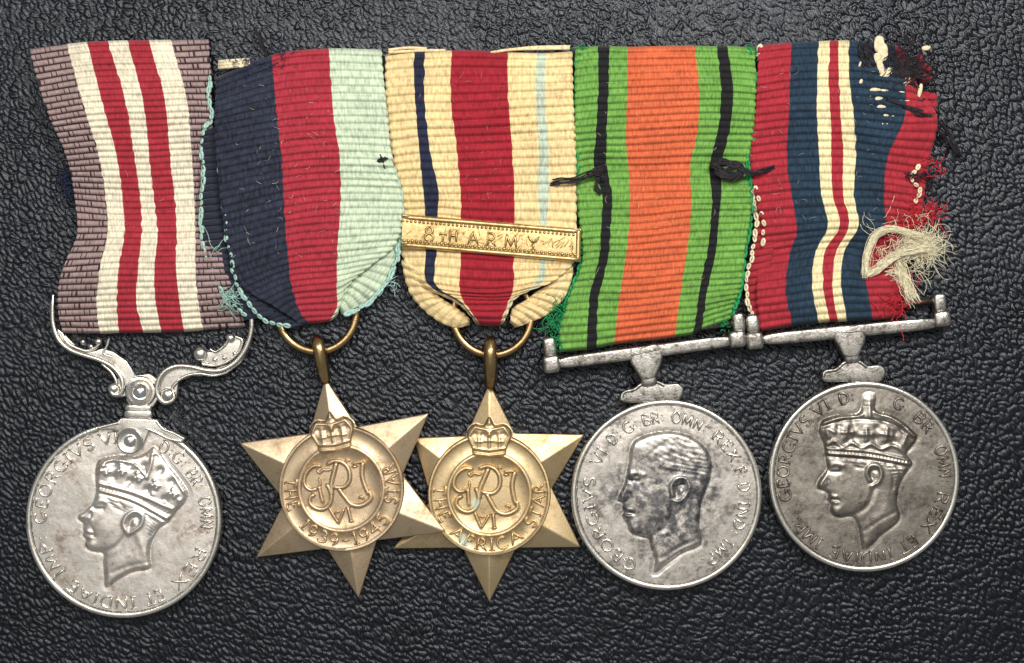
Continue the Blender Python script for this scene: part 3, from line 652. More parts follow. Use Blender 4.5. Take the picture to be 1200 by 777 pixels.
# ================================================================== MEDAL 2 : navy, red and pale green ribbon, bronze star
m2 = thing('star_medal', 'tilted six pointed bronze star on navy, red and pale green ribbon, overlapping its neighbour', 'medal', P(372, 366, 0), 'bronze star medals')
rows2 = [
 [(254, 90), (318, 64), (385, 57), (446, 58)],
 [(252.6, 154.6), (325, 140.5), (391, 135), (453.6, 136)],
 [(257, 214), (331, 197), (398.4, 191.5), (460.7, 194)],
 [(262, 257), (333, 240), (399, 232.5), (470.6, 233)],
 [(269, 297), (335.5, 277), (397, 270), (470, 268)],
 [(277, 327), (338, 305), (395, 299), (459, 291)],
 [(297, 345), (340, 328), (394.7, 321), (432, 313)],
 [(321, 359), (345, 347), (394.7, 341), (411, 331)],
 [(342, 372), (352, 366), (394, 362), (400, 354)],
 [(353, 383), (362, 380), (385, 377), (394, 372)]]
z2 = np.array([[.20, .15, .14, .15], [.29, .25, .24, .23], [.29, .25, .24, .24], [.27, .24, .23, .24], [.24, .22, .23, .23], [.23, .21, .22, .22], [.22, .20, .21, .21], [.21, .19, .20, .20], [.18, .17, .19, .18], [.13, .13, .17, .13]])
rib2 = ribbon(m2, rows2, z2, 8.4, [('ground', NAVY2, None), ('stripe', RED2, 'red stripe'), ('stripe', PALE2, 'pale green stripe')], NAVY2, amp=0.035, label='ribbon of navy, red and pale green bands', bot_round=1.0)
fn = [('fold', NAVY2, 'folded navy lower corner'), ('fold', NAVY2, 'folded navy lower corner')]
fg = [('fold', PALE2, 'gathered pale green lower corner'), ('fold', PALE2, 'gathered pale green lower corner')]
flap([(269, 300), (277, 328), (289, 350), (304, 367), (324, 379), (346, 386)], [(296, 322), (304, 334), (318, 350), (334, 363), (346, 373), (358, 381)], 8.4, rib2, fn, .11, .09)
flap([(400, 369), (420, 360), (440, 345), (458, 320), (468, 292), (471, 268)], [(394, 356), (400, 346), (410, 330), (424, 315), (440, 300), (450, 285)], 10.5, rib2, fg, .11, .12)
bk = MB()
bl = [(240, 150), (236, 172), (238, 200), (236, 230), (236, 274), (240, 297), (249, 318), (259, 340), (272, 357), (290, 372)]
for i, (a, b) in enumerate(zip(smooth_line(bl, n=30)[:-1], smooth_line(bl, n=30)[1:])):
    mid = (a+b)/2; bk.tube([P(mid[0], mid[1]+2, 0.165), P(mid[0]+34, mid[1]-3, 0.165)], 0.040, 8, 0.8)
bk.build('back_layer', NAVY2, rib2)
loops(rib2, bl, 8.0, Y_MINT, 0.19, 2.9, label='mint green edge loops')
loops(rib2, [(247, 92), (245, 118), (247, 140), (240, 150)], 6.0, Y_MINT, 0.22, 3.0)
loops(rib2, [(256, 170), (259, 214), (263, 257), (270, 298), (277, 330), (289, 352), (303, 369), (322, 380), (337, 382)], 8.4, Y_MINT, 0.25, 2.7)
loops(rib2, [(463, 200), (470, 235), (471, 268), (467, 292), (460, 320), (447, 338), (425, 360), (405, 368)], 6.0, Y_MINT, 0.19, 3.4)
fuzz(rib2, 'frayed_fibres', Y_MINT, [(263, 345, -50, 25, 26, 34, 4), (458, 335, -20, 40, 16, 8, 4), (252, 300, 100, 40, 42, 4, 4)], 0.19, 0.35)
fuzz(rib2, 'frayed_fibres', Y_NAVY, [(300, 78, 90, 40, 12, 40, 12), (280, 84, 90, 40, 10, 30, 10), (330, 62, 90, 40, 8, 20, 8)], 0.17, 0.4)
lin = MB()
for k in range(3): lin.tube([P(256, 72.5+k*3.4, .15), P(275, 71+k*3.4, .16), P(293, 70+k*3.4, .15)], 0.022, 8)
lin.build('lining', Y_CREAM, rib2)

def star_medal(medal, ctr, tips, valleys, R, Rin, rot, zoff, words, mat, eye, ring):
    """tips and valleys in pixels, rot = clockwise turn of the star in degrees"""
    k = 0.9925; c = P(ctr[0], ctr[1], 0.15); zf0 = lambda x, y: zoff(x-c[0], y-c[1])
    bm = bmesh.new(); n = 6
    def bv(p, z):
        q = P(p[0], p[1], 0.12); return bm.verts.new((q[0], q[1], z+zf0(q[0], q[1])))
    T = [bv(t, 0.070) for t in tips]; Vl = [bv(v, 0.055) for v in valleys]
    Tb = [bv(t, 0.0) for t in tips]; Vb = [bv(v, 0.0) for v in valleys]
    Rg = []
    for t in tips:
        d = np.array(t)-np.array(ctr); L = np.linalg.norm(d); Rg.append(bv(np.array(ctr)+d/L*R*0.80, 0.185))
    C0 = bv(ctr, 0.16)
    for i in range(n):
        l, r_ = Vl[i-1], Vl[i]
        bm.faces.new((T[i], r_, Rg[i])); bm.faces.new((T[i], Rg[i], l)); bm.faces.new((Rg[i], r_, C0)); bm.faces.new((Rg[i], C0, l))
        bm.faces.new((T[i], Tb[i], Vb[i], r_)); bm.faces.new((Vl[i-1], Vb[i-1], Tb[i], T[i]))
    bmesh.ops.recalc_face_normals(bm, faces=bm.faces)
    ed = [e for e in bm.edges if len(e.link_faces) == 2 and e.calc_face_angle(0) > 0.25 and max(v.co.z-zf0(v.co.x, v.co.y) for v in e.verts) > 0.05]
    bmesh.ops.bevel(bm, geom=ed, offset=0.014, segments=3, profile=0.5, affect='EDGES', clamp_overlap=True)
    bm.verts.index_update()
    V = [v.co[:] for v in bm.verts]; F = [tuple(v.index for v in f.verts) for f in bm.faces]; bm.free()
    body = make_obj('star', V, F, mat, medal, sharp=24)
    r, ri = R/100*k, Rin/100*k; base = 0.200
    m = MB(); m.lathe((c[0], c[1], 0), [(r*1.005, 0.03), (r*1.005, base-0.005), (r*0.99, base+0.016), (r*0.965, base+0.018), (r*0.945, base+0.004), (r*0.93, base-0.002), (ri*1.07, base-0.002), (ri*1.05, base+0.006), (ri*1.02, base+0.020), (ri*0.98, base+0.020), (ri*0.95, base+0.006), (ri*0.93, base-0.004), (ri*0.6, base+0.004), (0.0, base+0.008)], 120, zf0)
    hub = m.build('centre_disc', mat, body, sharp=50)
    zt = lambda x, y: base-0.002+zf0(x, y)
    for wd, a0, a1 in words: ring_text(body, mat, c, wd, a0, a1, r*0.91, r*0.185, zt, False, 0.0185, 0.030)
    ca, sa = math.cos(math.radians(rot)), math.sin(math.radians(rot))
    def loc(x, y): x *= k/100; y *= k/100; return (c[0]+x*ca+y*sa, c[1]-x*sa+y*ca)       # star-local px, y up
    # monogram, traced on the left star which leans by -8.8 degrees
    cs, sn = math.cos(math.radians(-8.8)), math.sin(math.radians(-8.8))
    def tr(pts):
        o = []
        for zx, zy in pts:
            x = 350+zx/7.77-401; y = -(530+zy/7.77-571.5); o.append((x*cs-y*sn, x*sn+y*cs))
        return smooth_line(o, step=1.2) if len(o) > 2 else smooth_line([o[0], ((o[0][0]+o[1][0])/2, (o[0][1]+o[1][1])/2), o[1]], step=1.5)
    strokes = [([(210, 118), (150, 118), (95, 160), (62, 230), (72, 300), (120, 335), (172, 325)], 2.6), ([(172, 325), (205, 290), (200, 230)], 1.8), ([(196, 300), (214, 380), (232, 450)], 2.6),
     ([(268, 285), (298, 340), (306, 420), (280, 480), (230, 508), (160, 496), (112, 450), (116, 400), (152, 378)], 2.9), ([(180, 150), (198, 180), (236, 150), (270, 155), (300, 145)], 1.8),
     ([(352, 95), (328, 190), (306, 290), (312, 380)], 3.2), ([(272, 102), (330, 72), (400, 80), (452, 122), (476, 190), (468, 258), (430, 302), (372, 312), (330, 308)], 2.8),
     ([(372, 318), (430, 395), (492, 462), (556, 476), (622, 452), (668, 400), (652, 340)], 3.0), ([(594, 85), (588, 200), (612, 290), (648, 370)], 3.0), ([(500, 96), (540, 84), (594, 76)], 1.8), ([(498, 124), (540, 118)], 1.8), ([(560, 402), (590, 392), (600, 415)], 1.8), ([(440, 60), (470, 70)], 1.4),
     ([(292, 500), (330, 565), (372, 632)], 2.2), ([(372, 632), (398, 570), (424, 505)], 1.8), ([(458, 492), (474, 550), (488, 612)], 2.2), ([(440, 495), (478, 488)], 1.4), ([(470, 616), (506, 608)], 1.4), ([(345, 535), (380, 528)], 1.4)]
    zi = lambda x, y: base+0.004+zf0(x, y)
    for a, b_ in ((0, 5), (5, 8), (8, 13), (13, 15), (15, 19)):       # G, R, I and the numeral VI
        m = MB()
        for pts, w in strokes[a:b_]: m.ridge([loc(*p) for p in tr(pts)], w/100*1.15, 0.038, zi)
        m.build('letter', mat, body)
    # crown over the ring
    poly = smooth_poly([(-19, 46), (0, 43.5), (19, 46), (21, 55), (26, 66), (25, 75), (17, 82), (6, 81), (3, 86), (0, 91), (-3, 86), (-6, 81), (-17, 82), (-25, 75), (-26, 66), (-21, 55)], 90)
    x = np.arange(-28, 28, 0.8); y = np.arange(42, 93, 0.8); X, Y = np.meshgrid(x, y); D = sdf(X, Y, poly)
    d = np.clip(D/9, 0, 1); Zc = 0.036*np.sqrt(d*(2-d))+0.010*np.clip(D/1.4, 0, 1)-0.03*(D < 0)
    fs = [([(-19, 48), (0, 45.5), (19, 48)], 1.2, 1.4), ([(-20, 54.5), (0, 52), (20, 54.5)], 1.2, 1.4), ([(-19.5, 51), (0, 48.7), (19.5, 51)], 1.0, -1.2), ([(-20, 57), (-24, 68), (-17, 79), (-3, 76), (0, 70)], 1.5, 1.5), ([(20, 57), (24, 68), (17, 79), (3, 76), (0, 70)], 1.5, 1.5),
          ([(0, 55), (0, 76)], 1.6, 1.4), ([(-5, 63), (5, 63)], 1.4, 1.2), ([(-12, 56), (-12, 66)], 1.8, 1.2), ([(12, 56), (12, 66)], 1.8, 1.2), ([(-15.5, 62), (-8.5, 62)], 1.3, 1.0), ([(8.5, 62), (15.5, 62)], 1.3, 1.0), ([(-7, 70)], 3, -2.0), ([(7, 70)], 3, -2.0), ([(-16, 71)], 3, -1.6), ([(16, 71)], 3, -1.6), ([(0, 84)], 2.5, 1.2)]
    for pts, w, a in fs:
        dd = dist_line(X, Y, pts) if len(pts) > 1 else np.hypot(X-pts[0][0], Y-pts[0][1])
        Zc += a*0.0095*np.exp(-(dd/w)**2)*(D > -1)
    Lx = c[0]+(X*ca+Y*sa)*k/100; Ly = c[1]+(-X*sa+Y*ca)*k/100
    dome = np.vectorize(lambda a, b: base+0.004+zf0(a, b))(Lx, Ly)
    V = np.stack([Lx, Ly, Zc+dome], -1).reshape(-1, 3); ny, nx = X.shape; ii = np.arange(ny*nx).reshape(ny, nx)
    q = np.stack([ii[:-1, :-1], ii[:-1, 1:], ii[1:, 1:], ii[1:, :-1]], -1).reshape(-1, 4)
    v2, q2, _ = sub(V, q, (D[:-1, :-1] > -1.2).ravel()); make_obj('crown', v2, q2, mat, body)
    # eyelet and ring
    e = MB(); pts = smooth_line([(p[0], p[1], p[2]) for p in eye], n=20)
    rr = np.interp(np.linspace(0, 1, 20), [0, 0.15, 0.5, 0.8, 1], [0.05, 0.075, 0.080, 0.072, 0.06])
    e.tube(np.array([P(p[0], p[1], p[2]) for p in pts]), rr, 12); e.build('eyelet', RINGM, medal)
    g = MB(); pts = []
    for a in np.linspace(0, 2*math.pi, 72, endpoint=False):
        x, y = ring[0]+ring[2]*math.cos(a), ring[1]+ring[2]*math.sin(a); pts.append(P(x, y, 0.085+0.035*math.sin(a)))
    g.tube(pts, 0.047, 12, closed=True); g.build('ring', RINGM, medal)

star_medal(m2, (401, 571.5), [(381, 443), (502.7, 484), (523, 622), (420.6, 700.7), (299, 654), (279.4, 519.6)],
 [(419, 500), (472, 556), (442, 633), (383, 643), (333, 588), (362, 508)], 73.0, 49.5, -8.8,
 lambda x, y: 0.075+0.07*x, [('THE', 281, 247), ('1939-1945', 228, 121), ('STAR', 106, 64)], BRONZE,
 [(370, 401, .06), (371, 398, .16), (373, 404, .225), (376, 420, .23), (379, 436, .17), (381.5, 447, .12)], (371.5, 366, 46))

# ================================================================== MEDAL 3 : buff ribbon with clasp, bronze star
m3 = thing('star_medal', 'six pointed bronze star on buff and scarlet ribbon with engraved brass clasp', 'medal', P(577, 370, 0), 'bronze star medals')
rows3 = [
 [(452, 63), (485, 60), (497.6, 60), (528.6, 58.5), (595, 61), (628.6, 62), (639.5, 62), (670, 60)],
 [(453, 119), (486, 116.5), (497.6, 116.5), (528.6, 116.5), (595.4, 114), (628, 112.4), (638.6, 112.4), (671, 111)],
 [(459.7, 181), (491.6, 177), (504, 177), (535.4, 176), (600, 173), (631, 172), (642, 172), (674, 170.5)],
 [(469, 230), (496.5, 230), (514, 230), (540, 230), (603, 229), (631, 229), (643, 229), (674.6, 229)],
 [(472, 251), (498.6, 250), (513, 249), (540, 252), (603, 255), (633, 255), (641, 255), (675, 257)],
 [(472, 300), (498.6, 300), (511, 300), (540, 302), (602, 305), (632, 307), (639, 308), (672, 308)],
 [(490, 331), (500, 331), (510, 332), (538.7, 335.4), (601.6, 336), (628, 331), (636, 330), (648, 329)],
 [(537, 356), (539, 355), (541, 355), (545, 356), (595, 355), (598, 353), (601, 352), (603, 351)],
 [(554, 373), (555, 373), (556, 373), (558, 374), (588, 374), (590, 373), (591, 373), (592, 373)],
 [(560, 381), (561, 381), (562, 381), (563, 382), (585, 382), (586, 381), (587, 381), (588, 381)]]
rib3 = ribbon(m3, rows3, [.14, .21, .205, .20, .195, .19, .22, .25, .24, .15], 9.9,
 [('ground', CREAM3, None), ('stripe', NAVY3, 'narrow dark blue stripe'), ('ground', CREAM3, None), ('stripe', RED3, 'wide scarlet stripe'), ('ground', CREAM3, None), ('stripe', BLUE3, 'narrow pale blue stripe'), ('ground', CREAM3, None)],
 CREAM3, zcol=[-.07, 0, 0, 0, 0, 0, 0, 0], amp=0.039, label='buff ribbon with scarlet and narrow blue stripes', bot_round=1.0)
st1 = [('fold', CREAM3, 'gathered buff edge')]
fo = [('fold', CREAM3, 'gathered buff edge'), ('fold', CREAM3, 'gathered buff edge')]
flap([(471, 303), (475, 326), (484, 348), (500, 365), (520, 380), (536, 384), (551, 381)], [(497, 318), (498, 328), (505, 339), (518, 350), (535, 361), (544, 368), (551, 376)], 9.5, rib3, fo, .11, .12)
flap([(603, 384), (622, 378), (644, 367), (661, 350), (669, 333), (673, 309)], [(597, 378), (600, 362), (613, 353), (629, 341), (642, 332), (648, 320)], 9.5, rib3, fo, .11, .12)
tl = MB()
for pts in ([(455, 57.5), (480, 55), (500, 56)], [(455, 60.5), (490, 58.5), (522, 58)], [(575, 60.5), (600, 57), (640, 56), (668, 55.5)], [(590, 58), (625, 54.5), (668, 53.5)]):
    MB().tube(np.array([P(a[0], a[1]+1, .125) for a in smooth_line(pts, n=12)]), 0.017, 8).build('turned_edge', yarn('buff_cord', srgb(236, 212, 164)), rib3)
star_medal(m3, (573.4, 579), [(573.4, 449), (685, 509.5), (681, 642), (573.4, 706.5), (460, 643.7), (484, 513.5)],
 [(603, 508), (647, 573), (605, 643), (542, 643), (505, 585), (546, 511)], 71.5, 48, 0.0,
 lambda x, y: 0.0, [('THE', 280, 240), ('AFRICA', 225, 142), ('STAR', 128, 78)], BRONZE_V,
 [(574.5, 402, .06), (574.5, 400, .16), (574.5, 407, .23), (574.8, 425, .235), (575, 442, .17), (574.5, 453, .11)], (577, 370, 46))
# clasp
TLc, TRc, BRc, BLc = P(471, 250.5, .3), P(681.4, 267.8, .3), P(680.4, 307, .3), P(469.6, 289, .3)
cl = MB(); cl.prism([TLc[:2], TRc[:2], BRc[:2], BLc[:2]], 0.20, 0.262, 0.012)
clasp = cl.build('clasp', BRASS, m3, sharp=40)
def cq(u, v):      # u along 0..1, v down 0..1
    a = TLc*(1-u)+TRc*u; b = BLc*(1-u)+BRc*u; return (a*(1-v)+b*v)[:2]
zc = lambda x, y: 0.262
cm = MB()
for pts in ([(0.0, .09), (1, .09)], [(0.0, .93), (1, .93)], [(.985, .06), (.985, .95)]):
    a, b = cq(*pts[0]), cq(*pts[1]); cm.ridge([a*(1-t)+b*t for t in np.linspace(0.005, .995, 24)], 0.030, 0.022, zc)
for i in range(42):
    u = 0.006+i*0.0232; q = cq(u, .205); cm.ball((q[0], q[1], 0.264), 0.016+0.003*rng.random(), 0.9, 8, 6)
    q = cq(u+.01, .80); cm.ball((q[0], q[1], 0.266), 0.021+0.004*rng.random(), 0.8, 8, 6)
cm.build('beaded_border', BRASS, clasp, kind='stuff')
def flat_text(ch, u, vtop, vbot, wu, wst=0.016):
    gw, st = GL[ch]; tm = MB()
    for s in st:
        pts = [cq(u+(gx/gw-0.5)*wu, vbot+(vtop-vbot)*gy) for gx, gy in refine(s)]
        tm.ridge(pts, wst, 0.024, zc)
    if ch == 'T': tm.ridge([cq(.215, .77), cq(.232, .77), cq(.25, .77)], 0.009, 0.018, zc)
    tm.build('letter' if ch.isalpha() else 'numeral', BRASS, clasp)
for ch, u, a, b, w in (('8', .155, .33, .74, .05), ('T', .232, .50, .74, .036), ('H', .288, .36, .70, .046), ('A', .40, .36, .74, .055), ('R', .50, .36, .74, .05), ('M', .61, .36, .74, .066), ('Y', .735, .36, .74, .06)): flat_text(ch, u, a, b, w)
sm = MB()
for i in range(12):
    u = .83+rng.random()*.13; v = .32+rng.random()*.38; q = cq(u, v); a = rng.normal(0.9, .5); l = .03+.03*rng.random()
    sm.ridge([(q[0]+math.cos(a)*l*t, q[1]+math.sin(a)*l*t) for t in np.linspace(-1, 1, 5)], 0.008, 0.007, zc)
for i in range(40):
    u = .03+rng.random()*.8; v = .32+rng.random()*.40; q = cq(u, v); a = rng.normal(0.9, .6); l = .015+.03*rng.random()
    sm.ridge([(q[0]+math.cos(a)*l*t, q[1]+math.sin(a)*l*t) for t in np.linspace(-1, 1, 5)], 0.007, 0.005, zc)
sm.build('scratched_ground', BRASS, clasp, kind='stuff')

# ================================================================== bar suspenders of the two plain round medals
def bar_suspender(medal, x0, y0, front, lk, rk, lp, rp, back, lug, neck, foot, foot_poly, mat):
    s = 4.8; z_ = lambda *p: zm(p, x0, y0, s)
    b = MB(); a, c = z_(*front); ang = math.atan2(-(c[1]-a[1]), c[0]-a[0])
    pa, pc = P(a[0], a[1], .14), P(c[0], c[1], .14); b.superell((pa+pc)/2, (np.linalg.norm(pc-pa)/2, 0.078, 0.080), ang, 0.40, 40, 14)
    a2, c2 = z_(*back); b.tube([P(a2[0], a2[1], 0.08), P((a2[0]+c2[0])/2, (a2[1]+c2[1])/2, 0.08), P(c2[0], c2[1], 0.08)], 0.050, 12)
    o = b.build('suspender_bar', mat, medal)
    for ks in ((lk, lp), (rk, rp)):
        e = MB()
        for (kx, ky, hx, hy), zz, hz in zip(ks, (0.145, 0.115), (0.105, 0.09)): q = z_((kx, ky))[0]; e.superell(P(q[0], q[1], zz), (hx/455, hy/455, hz), ang, 0.48)
        e.build('end_cap', mat, o)
    l = MB()
    l.prism([P(p[0], p[1], .2)[:2] for p in smooth_poly(z_(*lug), 40)], 0.05, 0.222, 0.035)
    lq = [P(p[0], p[1], .2) for p in z_(((lug[0][0]+lug[9][0])/2+6, (lug[0][1]+lug[9][1])/2-8), ((lug[2][0]+lug[3][0])/2-6, (lug[2][1]+lug[3][1])/2+8))]
    l.ridge([lq[0][:2]*(1-k)+lq[1][:2]*k for k in np.linspace(0, 1, 10)], 0.012, 0.014, lambda x, y: 0.221)
    (kx, ky, hx, hy) = neck; q = z_((kx, ky))[0]; l.superell(P(q[0], q[1], .15), (hx/480, hy/480, 0.07), ang, 0.6)
    (kx, ky) = foot; q = z_((kx, ky))[0]
    for pl, zz, bv in ((foot_poly, 0.165, 0.025),): l.prism([P(p[0], p[1], .16)[:2] for p in smooth_poly(z_(*pl), 48)], 0.03, zz, bv)
    n = len(foot_poly)
    l.tube([P(p[0], p[1], .165) for p in smooth_line(z_(*[(foot_poly[0][0]+12, foot_poly[0][1]-4)]+[(p[0], p[1]+10) for p in foot_poly[1:6]]), n=24)], 0.022, 8)
    l.build('suspender_stem', mat, medal, sharp=50)

# ================================================================== MEDAL 4 : green, black and orange ribbon
m4 = thing('round_medal', 'round silver medal with dark mottled uncrowned head on green, black and orange ribbon', 'medal', P(755, 400, 0), 'round silver medals')
rows4 = [
 [(674.6, 56), (701, 53.5), (714.6, 53.5), (735.4, 54.3), (814, 53.5), (840, 54), (852, 53.5), (884, 55.7)],
 [(674.6, 111), (701, 108), (713, 108), (735, 107), (819, 104), (845, 104), (859, 104), (885, 105.7)],
 [(674.6, 170.5), (697.6, 168), (710.5, 167), (734, 166.5), (816, 162.4), (839.5, 162.4), (853, 162.4), (881, 162.4)],
 [(676, 196), (695.4, 192), (711, 192), (736, 192), (809, 189.5), (832, 189.5), (846, 189.5), (877, 189.5)],
 [(677, 231), (705.7, 230), (717, 230), (738, 229.5), (810, 227), (834, 227), (845.4, 227), (878.6, 227)],
 [(680, 258.5), (705, 257), (716, 257), (737, 257), (810, 250), (834, 249.4), (843.5, 249.4), (879, 248.4)],
 [(683.6, 302), (702, 300), (713, 300), (734, 300), (805, 295), (829, 294), (839, 293.6), (872.6, 292)],
 [(665, 357), (690, 355.5), (701, 354.5), (725, 354), (797, 347), (819, 345.5), (828, 344.5), (866, 340)],
 [(657, 386), (688.6, 384), (699.6, 382), (722, 380), (794, 372), (816, 370.5), (825, 367), (859, 357)],
 [(657, 413), (688, 410), (700, 408), (720, 404), (791, 395), (812, 391), (822, 387), (854, 376)]]
z4 = np.array([.14, .22, .185, .14, .19, .21, .20, .19, .175, .13])[:, None]*np.ones((1, 8)); z4[3, [1, 2, 5, 6]] -= .05; z4[3, [0, 7]] -= .02
rib4 = ribbon(m4, rows4, z4, 8.3,
 [('ground', GREEN4, None), ('stripe', BLACK4, 'narrow black stripe'), ('ground', GREEN4, None), ('stripe', ORANGE4, 'wide orange stripe'), ('ground', GREEN4, None), ('stripe', BLACK4, 'narrow black stripe'), ('ground', GREEN4, None)],
 GREEN4, amp=0.036, label='green ribbon with orange centre and black lines')
loops(rib4, [(879, 60), (886, 105), (882, 163), (877, 190), (879, 228), (880, 250), (873, 292), (866, 341), (857, 372)], 8.4, Y_GREEN, 0.165, 3.6, label='emerald edge loops')
loops(rib4, [(676, 66), (675, 111), (675, 170), (677, 231), (680, 259), (682, 302), (664, 357), (657, 386), (657, 410)], 8.4, Y_GREEN, 0.155, 3.0)
fuzz(rib4, 'frayed_fibres', Y_GREEN, [(655, 375, 170, 60, 20, 60, 7), (662, 360, 200, 50, 14, 26, 6), (653, 400, 190, 50, 9, 26, 5), (848, 380, 20, 50, 9, 20, 5), (680, 62, 100, 40, 6, 24, 4), (880, 62, 80, 40, 6, 24, 4)], 0.13, 0.4)
bar_suspender(m4, 630, 370, ((110, 268), (1095, 140)), (78, 272, 48, 50), (1120, 132, 48, 48), (68, 178, 36, 58), (1128, 40, 36, 56), ((70, 170), (1125, 40)),
 [(518, 196), (596, 172), (674, 160), (702, 200), (704, 250), (680, 310), (662, 350), (588, 362), (552, 310), (522, 262)], (625, 362, 48, 36), (640, 420),
 [(462, 462), (480, 428), (545, 405), (590, 372), (665, 362), (715, 382), (800, 386), (822, 408), (808, 462), (640, 485)], STEEL)
C4 = (404, 402, 2.878)
Z4 = lambda *p: zl(p, *C4)
head4 = zl([(282, 252), (292, 224), (325, 204), (370, 192), (430, 190), (490, 208), (534, 244), (554, 290), (550, 340), (534, 392), (520, 430), (514, 470), (514, 520), (520, 560), (452, 598), (402, 634), (364, 662), (366, 612), (350, 570), (345, 548), (318, 540), (290, 530), (276, 514), (274, 500), (266, 488), (256, 468), (262, 456), (256, 442), (258, 428), (242, 418), (246, 400), (260, 372), (268, 346), (274, 310), (280, 280)], *C4)
feats4 = [(Z4((290, 245), (340, 215), (420, 200), (490, 220), (540, 275)), 7.5, 0.60), (Z4((365, 245), (420, 215), (480, 225)), 2.5, -0.45), (Z4((350, 262), (380, 240), (450, 240), (520, 290)), 2.5, -0.48), (Z4((370, 280), (440, 262), (520, 320)), 2.5, -0.39), (Z4((350, 262), (362, 300), (400, 320), (430, 330)), 3.125, -0.42), (Z4((300, 240), (330, 250), (352, 262)), 3.75, 0.36),
 (Z4((400, 290), (470, 300), (530, 350)), 2.5, -0.36), (Z4((450, 320), (500, 345), (520, 380)), 2.5, -0.36), (Z4((480, 400), (500, 390), (520, 400)), 2.5, -0.36), (Z4((270, 338), (296, 326), (325, 334)), 3, 1.7), (Z4((280, 352), (308, 352)), 2.4, -1.8), (Z4((284, 347), (305, 346)), 1.6, 1.0), (Z4((268, 360), (248, 412)), 3.4, 2.4), (Z4((268, 424), (280, 412), (278, 396)), 2, -1.6),
 (Z4((330, 420)), 16, 1.5), (Z4((260, 448), (282, 450)), 2, 1.6), (Z4((262, 472), (282, 472)), 2.2, 1.6), (Z4((258, 461), (292, 464)), 1.4, -1.8), (Z4((292, 512)), 7, 1.8), (Z4((346, 545), (400, 505), (428, 440)), 4, -1.9), (Z4((360, 580), (430, 520), (460, 460)), 8, -1.0),
 (Z4((424, 404), (418, 372), (436, 346), (466, 346), (480, 374), (466, 404), (440, 424), (426, 420)), 2.4, 3.0), (Z4((436, 396), (440, 372), (458, 366)), 2.4, -2.2), (Z4((452, 390)), 2.4, 1.4), (Z4((470, 440), (486, 500), (498, 550)), 5, 0.9), (Z4((385, 615), (450, 575), (516, 545)), 2.5, -0.9)]
round_disc(m4, 781, 580, 112, head4, feats4,
 [('GEORGIVS', 204, 283), ('VI', 294, 306), ('D:', 313, 323), ('G:', 327, 338), ('BR:', 342, 358), ('OMN:', 4, 31), ('REX', 38, 63), ('F:', 69, 77), ('D:', 81, 91), ('IND:', 95, 120), ('IMP.', 126, 152)],
 SILVER_MOT, SILVER_RIM, SILVER_MOT, 0.76, 0.112, 2, 'raised bare man\'s head in profile facing left',
 [(Z4((300, 240), (330, 212), (420, 196), (490, 214), (535, 255), (545, 320), (530, 380), (500, 430), (484, 400), (480, 350), (440, 335), (400, 320), (365, 300), (350, 262)), -18, 5.5, .0014)])

# ================================================================== MEDAL 5 : red, blue and cream frayed ribbon
m5 = thing('round_medal', 'round dark toned silver medal with crowned head on frayed red, blue and cream ribbon', 'medal', P(995, 385, 0), 'round silver medals')
rows5 = [
 [(889.5, 53), (928, 49), (959, 48), (973, 47.7), (982, 47.7), (995, 47.7), (1048, 52), (1060, 60)],
 [(887.6, 96.4), (926, 91), (958, 89), (971, 89), (983, 89), (995, 89), (1060, 94), (1074, 98)],
 [(885, 137.5), (925, 133), (957.5, 132), (973, 132), (985, 132), (1000, 132), (1060, 138), (1097, 136)],
 [(880, 184), (922, 178.5), (959.5, 177), (974.5, 177), (988, 177), (1003, 178.5), (1040, 184), (1088, 190)],
 [(887, 235), (928, 231), (963, 229.5), (976, 229.5), (988.6, 229.5), (1001, 229.5), (1036, 231), (1081, 237)],
 [(895, 272), (934, 268.6), (970, 265), (984, 264), (995, 264), (1006, 264), (1036, 265), (1076, 268)],
 [(890, 305.5), (925, 300), (955.5, 295), (967, 294), (980.6, 293), (990.6, 292), (1012, 295), (1050, 300)],
 [(887, 344), (921, 340.6), (952, 335.6), (964.5, 334), (975.6, 332), (985.6, 330.6), (1015, 332), (1054, 331)],
 [(892, 388), (929, 382.5), (960, 379), (972, 377.4), (982, 377.4), (993, 376.4), (1023.5, 375), (1058, 372.4)]]
z5 = np.array([.14, .22, .215, .19, .21, .175, .10, .22, .12])[:, None]*np.ones((1, 8)); z5[:, 7] += [0, -.02, .06, -.02, -.03, 0, .02, 0, 0]; z5[:, 6] += [0, .02, .05, .04, .02, -.02, 0, .02, 0]
rib5 = ribbon(m5, rows5, z5, 9.2,
 [('ground', RED5, None), ('stripe', NAVY5, 'dark blue stripe'), ('stripe', CREAM5, 'narrow cream stripe'), ('ground', RED5, None), ('stripe', CREAM5, 'narrow cream stripe'), ('stripe', NAVY5, 'dark blue stripe'), ('ground', RED5, None)],
 RED5, zcol=[-.02, 0, 0, 0, 0, 0, 0, -.05], amp=0.036, label='red ribbon with dark blue and cream stripes, frayed at the right')
bk = MB(); bl5 = [(882, 214), (884, 240), (886, 262), (884, 285), (880, 305), (875, 325), (876, 350), (884, 376)]
for a, b in zip(smooth_line(bl5, n=20)[:-1], smooth_line(bl5, n=20)[1:]):
    mid = (a+b)/2; bk.tube([P(mid[0], mid[1]+2, 0.115), P(mid[0]+24, mid[1]-2, 0.115)], 0.042, 8, 0.8)
bk.build('back_layer', RED5, rib5)
loops(rib5, bl5, 8.0, Y_CREAM, 0.145, 2.9, label='cream edge loops')
loops(rib5, [(886, 222), (890, 240), (894, 262), (894, 285)], 10.0, Y_CREAM, 0.20, 2.8)
loops(rib5, [(889, 56), (886, 66)], 5, Y_CREAM, 0.13, 3.2)
loops(rib5, [(1076, 196), (1068, 210), (1078, 222), (1073, 236)], 7.5, Y_CREAM, 0.21, 2.6)
